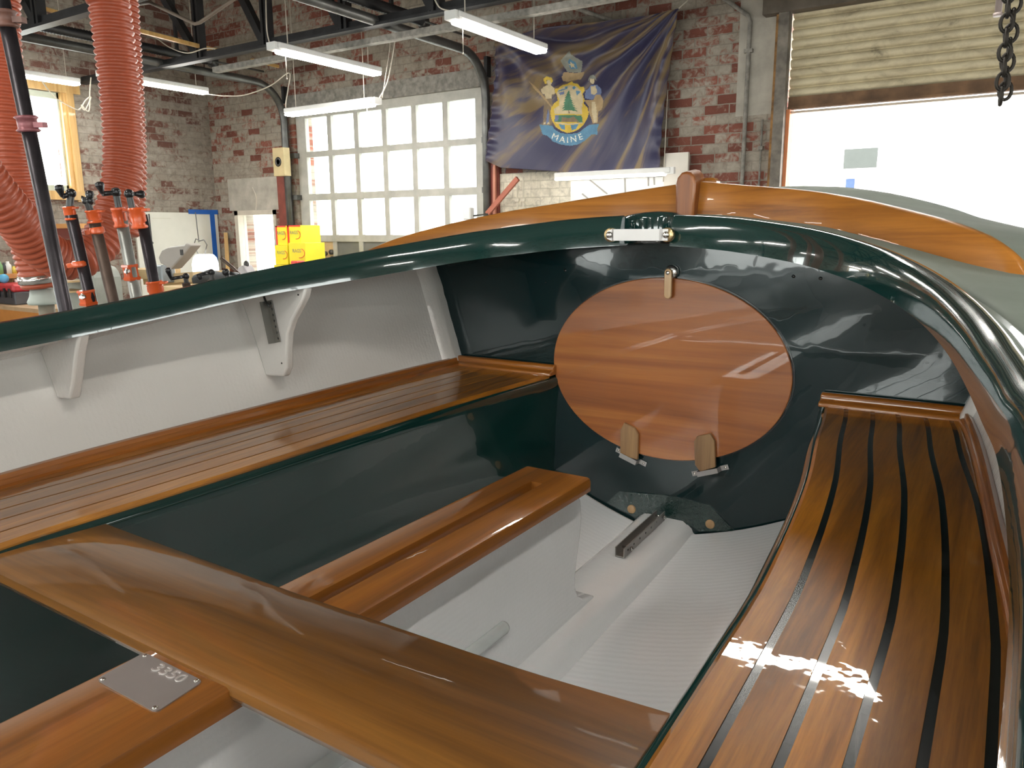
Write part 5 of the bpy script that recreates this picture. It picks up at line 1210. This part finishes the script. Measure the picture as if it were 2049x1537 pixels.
# shelves under the left window
mb = MB(); a, b2 = ay(108, 448, 4.62), ay(140, 470, 4.62); 
t = thing('shelf_rack', 'small orange and maroon shelf rack below the left window', 'shelf', (a.x, 4.68, 0))
mb.box((a.x-.1, 4.62, a.z-.05), (b2.x+.1, 4.8, a.z)); mb.build('board', plain('orange_pine', (.6, .30, .10), .5), t)
mb = MB(); mb.box((a.x-.1, 4.65, ay(120, 478, 4.62).z), (b2.x+.1, 4.70, a.z-.05)); mb.build('drawer', plain('maroon_tray', (.22, .06, .05), .5), t)
mb = MB(); mb.box((a.x-.1, 4.68, 0), (b2.x+.1, 4.72, ay(120, 478, 4.62).z)); mb.build('back_panel', plain('brown_back', (.32, .27, .2), .7), t)
# bandsaw like grey cabinet
YG = 3.9; a, b2 = ay(132, 532, YG), ay(196, 612, YG); t = thing('bandsaw', 'rounded grey bandsaw body standing behind the clamps', 'saw', ((a.x+b2.x)/2, YG+.1, 0))
poly = [(a.x, 0), (b2.x, 0), (b2.x, a.z-.10)]+[(b2.x-.14+.14*math.cos(R(q)), a.z-.14+.14*math.sin(R(q))) for q in (10, 30, 50, 70, 90)]+[(a.x+.1, a.z), (a.x, a.z-.08)]
mb = MB(); mb.prism(poly, lambda p, q: (p, YG, q), lambda p, q: (p, YG+.25, q)); bevel(mb.build('body', plain('pale_grey_green_enamel', (.36, .38, .34), .45), t), .01)
for py in (562, 582): z = ay(165, py, YG-.1).z; mb = MB(); mb.box((a.x+.02, YG-.22, z-.015), (a.x+.38, YG, z)); mb.build('shelf', m_ply, t)
# red bracket
# mitre saw on a stand
YM = 4.6
def pm_(px, py, Y=YM): return ay(px, py, Y)
zt_ = pm_(330, 588).z
t = thing('timber_stack', 'stack of pale boards on the stand behind the clamps', 'timber stack', (pm_(340, 588).x, YM, 0))
a, b2 = pm_(285, 586), pm_(405, 545)
mb = MB(); 
for i, (p, q, dz) in enumerate((((283, 545), (330, 548), 0), ((300, 560), (400, 553), 0), ((310, 572), (402, 570), 0))):
    A_, B2 = pm_(*p), pm_(*q); mb.beam((A_.x, YM+.1*i, A_.z), (B2.x, YM+.1*i, B2.z), .35, .09, up=Vector((0, 0, 1)))
mb.build('boards', m_pine, t)
mb = MB(); mb.box((a.x, YM-.1, a.z-.25), (b2.x, YM+.4, a.z-.05)); mb.build('platform', m_pine, t)
for x in (a.x+.1, b2.x-.1): mb = MB(); mb.box((x-.04, YM, 0), (x+.04, YM+.08, a.z-.25)); mb.build('leg', m_pale2, t)
t = thing('mitre_saw', 'mitre saw with a raised pale grey blade guard', 'saw', (pm_(345, 560).x, YM-.15, pm_(345, 575).z))
gp = [(326, 515), (333, 500), (345, 494), (378, 490), (381, 486), (391, 491), (372, 515), (352, 537), (345, 539), (341, 532), (330, 527)]
P_ = [pm_(x, y, YM-.2) for x, y in gp]; mb = MB(); mb.prism([(p.x, p.z) for p in P_], lambda p, q: (p, YM-.25, q), lambda p, q: (p, YM-.13, q)); bevel(mb.build('blade_guard', plain('pinkish_grey_plastic', (.40, .37, .34), .5, var=.04), t), .012)
a_ = pm_(362, 504, YM-.26); mb = MB(); mb.box((a_.x-.02, YM-.256, a_.z-.03), (a_.x+.02, YM-.25, a_.z+.02)); mb.build('badge', m_dk, t)
a_, b2 = pm_(314, 530, YM-.15), pm_(335, 566, YM-.15); mb = MB(); mb.box((a_.x, YM-.2, b2.z), (b2.x, YM-.05, a_.z), bev=.01); mb.build('motor_housing', plain('blue_grey_metal', (.28, .31, .33), .4, .3), t)
mb = MB(); a_, b2 = pm_(398, 545, YM-.1), pm_(480, 572, YM-.1); mb.tube([pm_(395, 562, YM-.1), pm_(420, 552, YM-.1), pm_(450, 560, YM-.1), pm_(478, 566, YM-.1)], .06, 10); tag(mb.build('tool_bag', plain('black_grey_fabric', (.05, .055, .06), .6)), 'dark bundle of tools lying below the white tank', 'tool bag')
# white tank; its brightness is put in as emission
c = pm_(411, 530, 5.2); s_ = (c-EYE).dot(CF)/FPX; mb = MB(); mb.rev((c.x, c.y, c.z-18*s_), (0, 0, 1), [(22*s_, 0), (25*s_, 6*s_), (25*s_, 20*s_), (22*s_, 32*s_), (17*s_, 38*s_), (12*s_, 39*s_)], 24)
t = thing('work_lamp', 'white tank given a glow, with wire loops in front of the whiteboard', 'lamp', (c.x, c.y, c.z-18*s_)); mb.build('tank_body', emis('glowing_tank', (1, 1, .97), 2.5), t)  # this work_lamp is the white tank with emission
mb = MB(); mb.tube([pm_(x, y, 5.2) for x, y in ((398, 512), (388, 490), (392, 478), (400, 482), (408, 480), (414, 490), (410, 508))], .006, 6); mb.tube([pm_(391, 425, 5.2), pm_(398, 485, 5.2)], .005, 6); mb.build('wire_loop', m_track, t)
mb = MB(); mb.tube([(c.x, c.y, 0), (c.x, c.y, c.z-18*s_)], .02, 8); mb.build('stand', m_track, t)
# spray bottle/vise
P_ = [pm_(x, y, 4.2) for x, y in ((474, 575), (486, 535), (494, 530), (504, 545), (510, 570))]; mb = MB(); mb.prism([(p.x, p.z) for p in P_], lambda p, q: (p, 4.15, q), lambda p, q: (p, 4.25, q)); t = thing('spray_bottle', 'pale grey spray bottle standing before the small bright door', 'bottle', (P_[0].x, 4.2, P_[0].z)); bevel(mb.build('body', plain('pale_grey_plastic', (.5, .48, .5), .5), t), .01)
c = pm_(493, 529, 4.2); mb = MB(); mb.ball(c, .022, n=8, sc=(1, 1, 1.4)); mb.build('cap', m_dk, t)
mb = MB(); a_ = pm_(474, 576, 4.2); b2 = pm_(512, 576, 4.2); mb.box((a_.x-.85, 4.0, .85), (b2.x+.15, 4.42, a_.z-.004)); t = thing('side_bench', 'low pale bench carrying the spray bottle behind the coaming', 'workbench', (a_.x, 4.2, 0))
mb.build('top', m_pine, t); mb = MB(); mb.box((a_.x-.8, 4.05, 0), (b2.x+.05, 4.38, .85)); mb.build('base', plain('dull_base', (.2, .18, .15), .7), t)
cord([ay(x, y, 4.0) for x, y in ((443, 517), (455, 527), (470, 540), (485, 556))], 'dark brown thin rod slanting down toward the spray bottle', .014, 'iron_rod', m_pipe_r)['category'] = 'rod'
# whiteboard with blue tape and a pointer of wood
a_, b2 = ax(268, 424, XL+.03), ax(431, 562, XL+.03)
mb = MB(); mb.box((XL+.005, a_.y, .9), (XL+.035, ax(436, 430, XL+.03).y if ax(436, 430, XL+.03).y < YF-.02 else YF-.02, a_.z)); o = mb.build('whiteboard', plain('cream_white_board', (.66, .65, .58), .4, var=.03)); tag(o, 'large white board on the left wall, edged with blue tape', 'board')
mb = MB(); z = ax(400, 424, XL+.04).z; ya_, yb2 = ax(377, 422, XL+.04).y, min(YF-.01, ax(441, 425, XL+.04).y); mb.box((XL+.036, ya_, z-.03), (XL+.042, yb2, z+.03)); yv = ax(424, 425, XL+.04).y; mb.box((XL+.036, yv-.035, 1.0), (XL+.043, yv+.035, z)); mb.build('blue_tape', plain('blue_masking_tape', (.01, .10, .42), .5), o)
mb = MB(); mb.tube([ax(298, 428, XL+.05), ax(304, 485, XL+.05)], .008, 6); mb.ball(ax(304, 486, XL+.05), .02, n=6); mb.build('hanging_line', m_dk, o)
mb = MB(); a_ = ax(305, 428, XL+.05); b2 = ax(343, 438, XL+.05)
mb.box((XL+.036, a_.y, b2.z), (XL+.038, b2.y, a_.z-.05)); mb.build('paper_sheet', plain('paper', (.6, .58, .5), .6, var=.02), o)
mb = MB(); mb.beam(ay(452, 466, YF-.06), (ay(455, 575, YF-.25).x, YF-.25, 0), .05, .05); tag(mb.build('wooden_stick', m_yw), 'tall yellow wooden stick standing in the brick corner', 'stick')
# rag boxes on a crate
YR = 6.1
def ragbox(x0, y0, x1, y1, label, Yo=0, txt=True, top=(.75, .05, .03), stripe=True):
    a, b2 = ay(x0, y0, YR+Yo), ay(x1, y1, YR+Yo); t = thing('rag_box', label, 'box', ((a.x+b2.x)/2, YR+Yo+.15, b2.z), 'yellow rag boxes')
    mb = MB(); mb.box((a.x, YR+Yo, b2.z), (b2.x, YR+Yo+.3, a.z), bev=.003); mb.build('carton', plain('yellow_carton', (.85, .72, .03), .5, var=.04), t)
    w, h = b2.x-a.x, a.z-b2.z
    if stripe:
        mb = MB(); mb.box((a.x-.001, YR+Yo-.002, a.z-h*.07), (b2.x+.001, YR+Yo-.0005, a.z)); mb.box((a.x-.001, YR+Yo-.002, b2.z+h*.02), (a.x+w*.14, YR+Yo-.0005, a.z)); mb.build('red_print', plain('orange_red_print', top, .5), t)
    if txt:
        vs, fs = glyphs('RAGS', h*.24); mb = MB(); mb.add([Vector(((a.x+b2.x)/2+v.x*1.0, YR+Yo-.004, lerp(b2.z, a.z, .62)+v.y)) for v in vs], fs); mb.build('lettering', plain('grey_lettering', (.20, .21, .20), .5), t)
        mb = MB(); cxx, czz = (a.x+b2.x)/2+w*.18, lerp(b2.z, a.z, .52); mb.tube([Vector((cxx+w*.30*math.cos(R(q)), YR+Yo-.003, czz+h*.22*math.sin(R(q)))) for q in range(-100, 80, 15)], .004, 6); mb.build('red_swoosh', plain('red_swoosh', (.7, .1, .03), .5), t)
    return t
ragbox(551, 452, 574, 491, 'yellow rag box with a red edge, upper left of the stack', 0, True)
ragbox(574, 451, 603, 490, 'pale yellow rag box with a red top, upper right of the stack', .02, True)
ragbox(549, 491, 577, 530, 'yellow rag box in the middle row, left, lettered RAGS', -.02, True, stripe=False)
ragbox(577, 486, 612, 529, 'larger yellow rag box in the middle row, right', -.04, True, stripe=False)
ragbox(548, 530, 580, 560, 'lowest left yellow rag box, cut off by the coaming', -.02, False, stripe=False)
ragbox(580, 530, 612, 560, 'lowest right yellow rag box, cut off by the coaming', -.04, False, stripe=False)
a, b2 = ay(548, 560, YR-.05), ay(620, 560, YR-.05); mb = MB(); mb.box((a.x-.1, YR-.3, 0), (b2.x+.25, YR+.35, a.z)); zcr = a.z; tag(mb.build('crate', m_ply), 'plywood crate under the yellow rag boxes', 'crate')
c = ay(618, 533, YR-.0); mb = MB(); mb.box((c.x-.015, YR-.25, zcr), (c.x+.08, YR-.12, c.z+.07), bev=.01); tag(mb.build('red_can', plain('red_can_paint', (.7, .04, .03), .4)), 'small red can just right of the rag boxes', 'can')

# ------------------------------------------------------------------ daylight
W = bpy.data.worlds.new('sky'); SC.world = W; W.use_nodes = True; nt = W.node_tree; bg = nt.nodes['Background']
bg.inputs[0].default_value = (1.0, .99, .97, 1); bg.inputs[1].default_value = 5.5
def portal(x, y, z, w, h, rot):
    l = bpy.data.lights.new('daylight_portal', 'AREA'); l.shape = 'RECTANGLE'; l.size = w; l.size_y = h; l.cycles.is_portal = True
    o = bpy.data.objects.new('daylight_portal', l); COL.objects.link(o); o.location = (x, y, z); o.rotation_euler = rot
rF = (R(-90), 0, 0)
portal((GD[0]+GD[1])/2, YF+.12, 1.65, 3.0, 3.3, rF); portal((RD[0]+RD[1])/2, YF+.12, slz/2, RD[1]-RD[0], slz, rF); portal((SD[0]+SD[1])/2, YF+.15, 1.0, .83, 2.0, rF)
rLw = (0, R(-90), 0); portal(XL-.2, (LW[0]+LW[1])/2, (LW[2]+LW[3])/2, LW[3]-LW[2], LW[1]-LW[0], rLw)
portal(XL-.2, .3, 2.3, 2.0, 1.6, rLw); portal(XL-.2, -3.4, 2.3, 2.0, 1.6, rLw)
rRw = (0, R(90), 0); portal(XR+.2, -2.65, 2.3, 2.0, 1.7, rRw); portal(XR+.2, 1.35, 2.3, 2.0, 1.7, rRw)
rB = (R(90), 0, 0)
for x, w in ((-6.05, 2.9), (-1.95, 2.9), (2.3, 2.6)): portal(x, YB-.2, 2.3, w, 2.2, rB)
SC.view_settings.exposure = 1.05
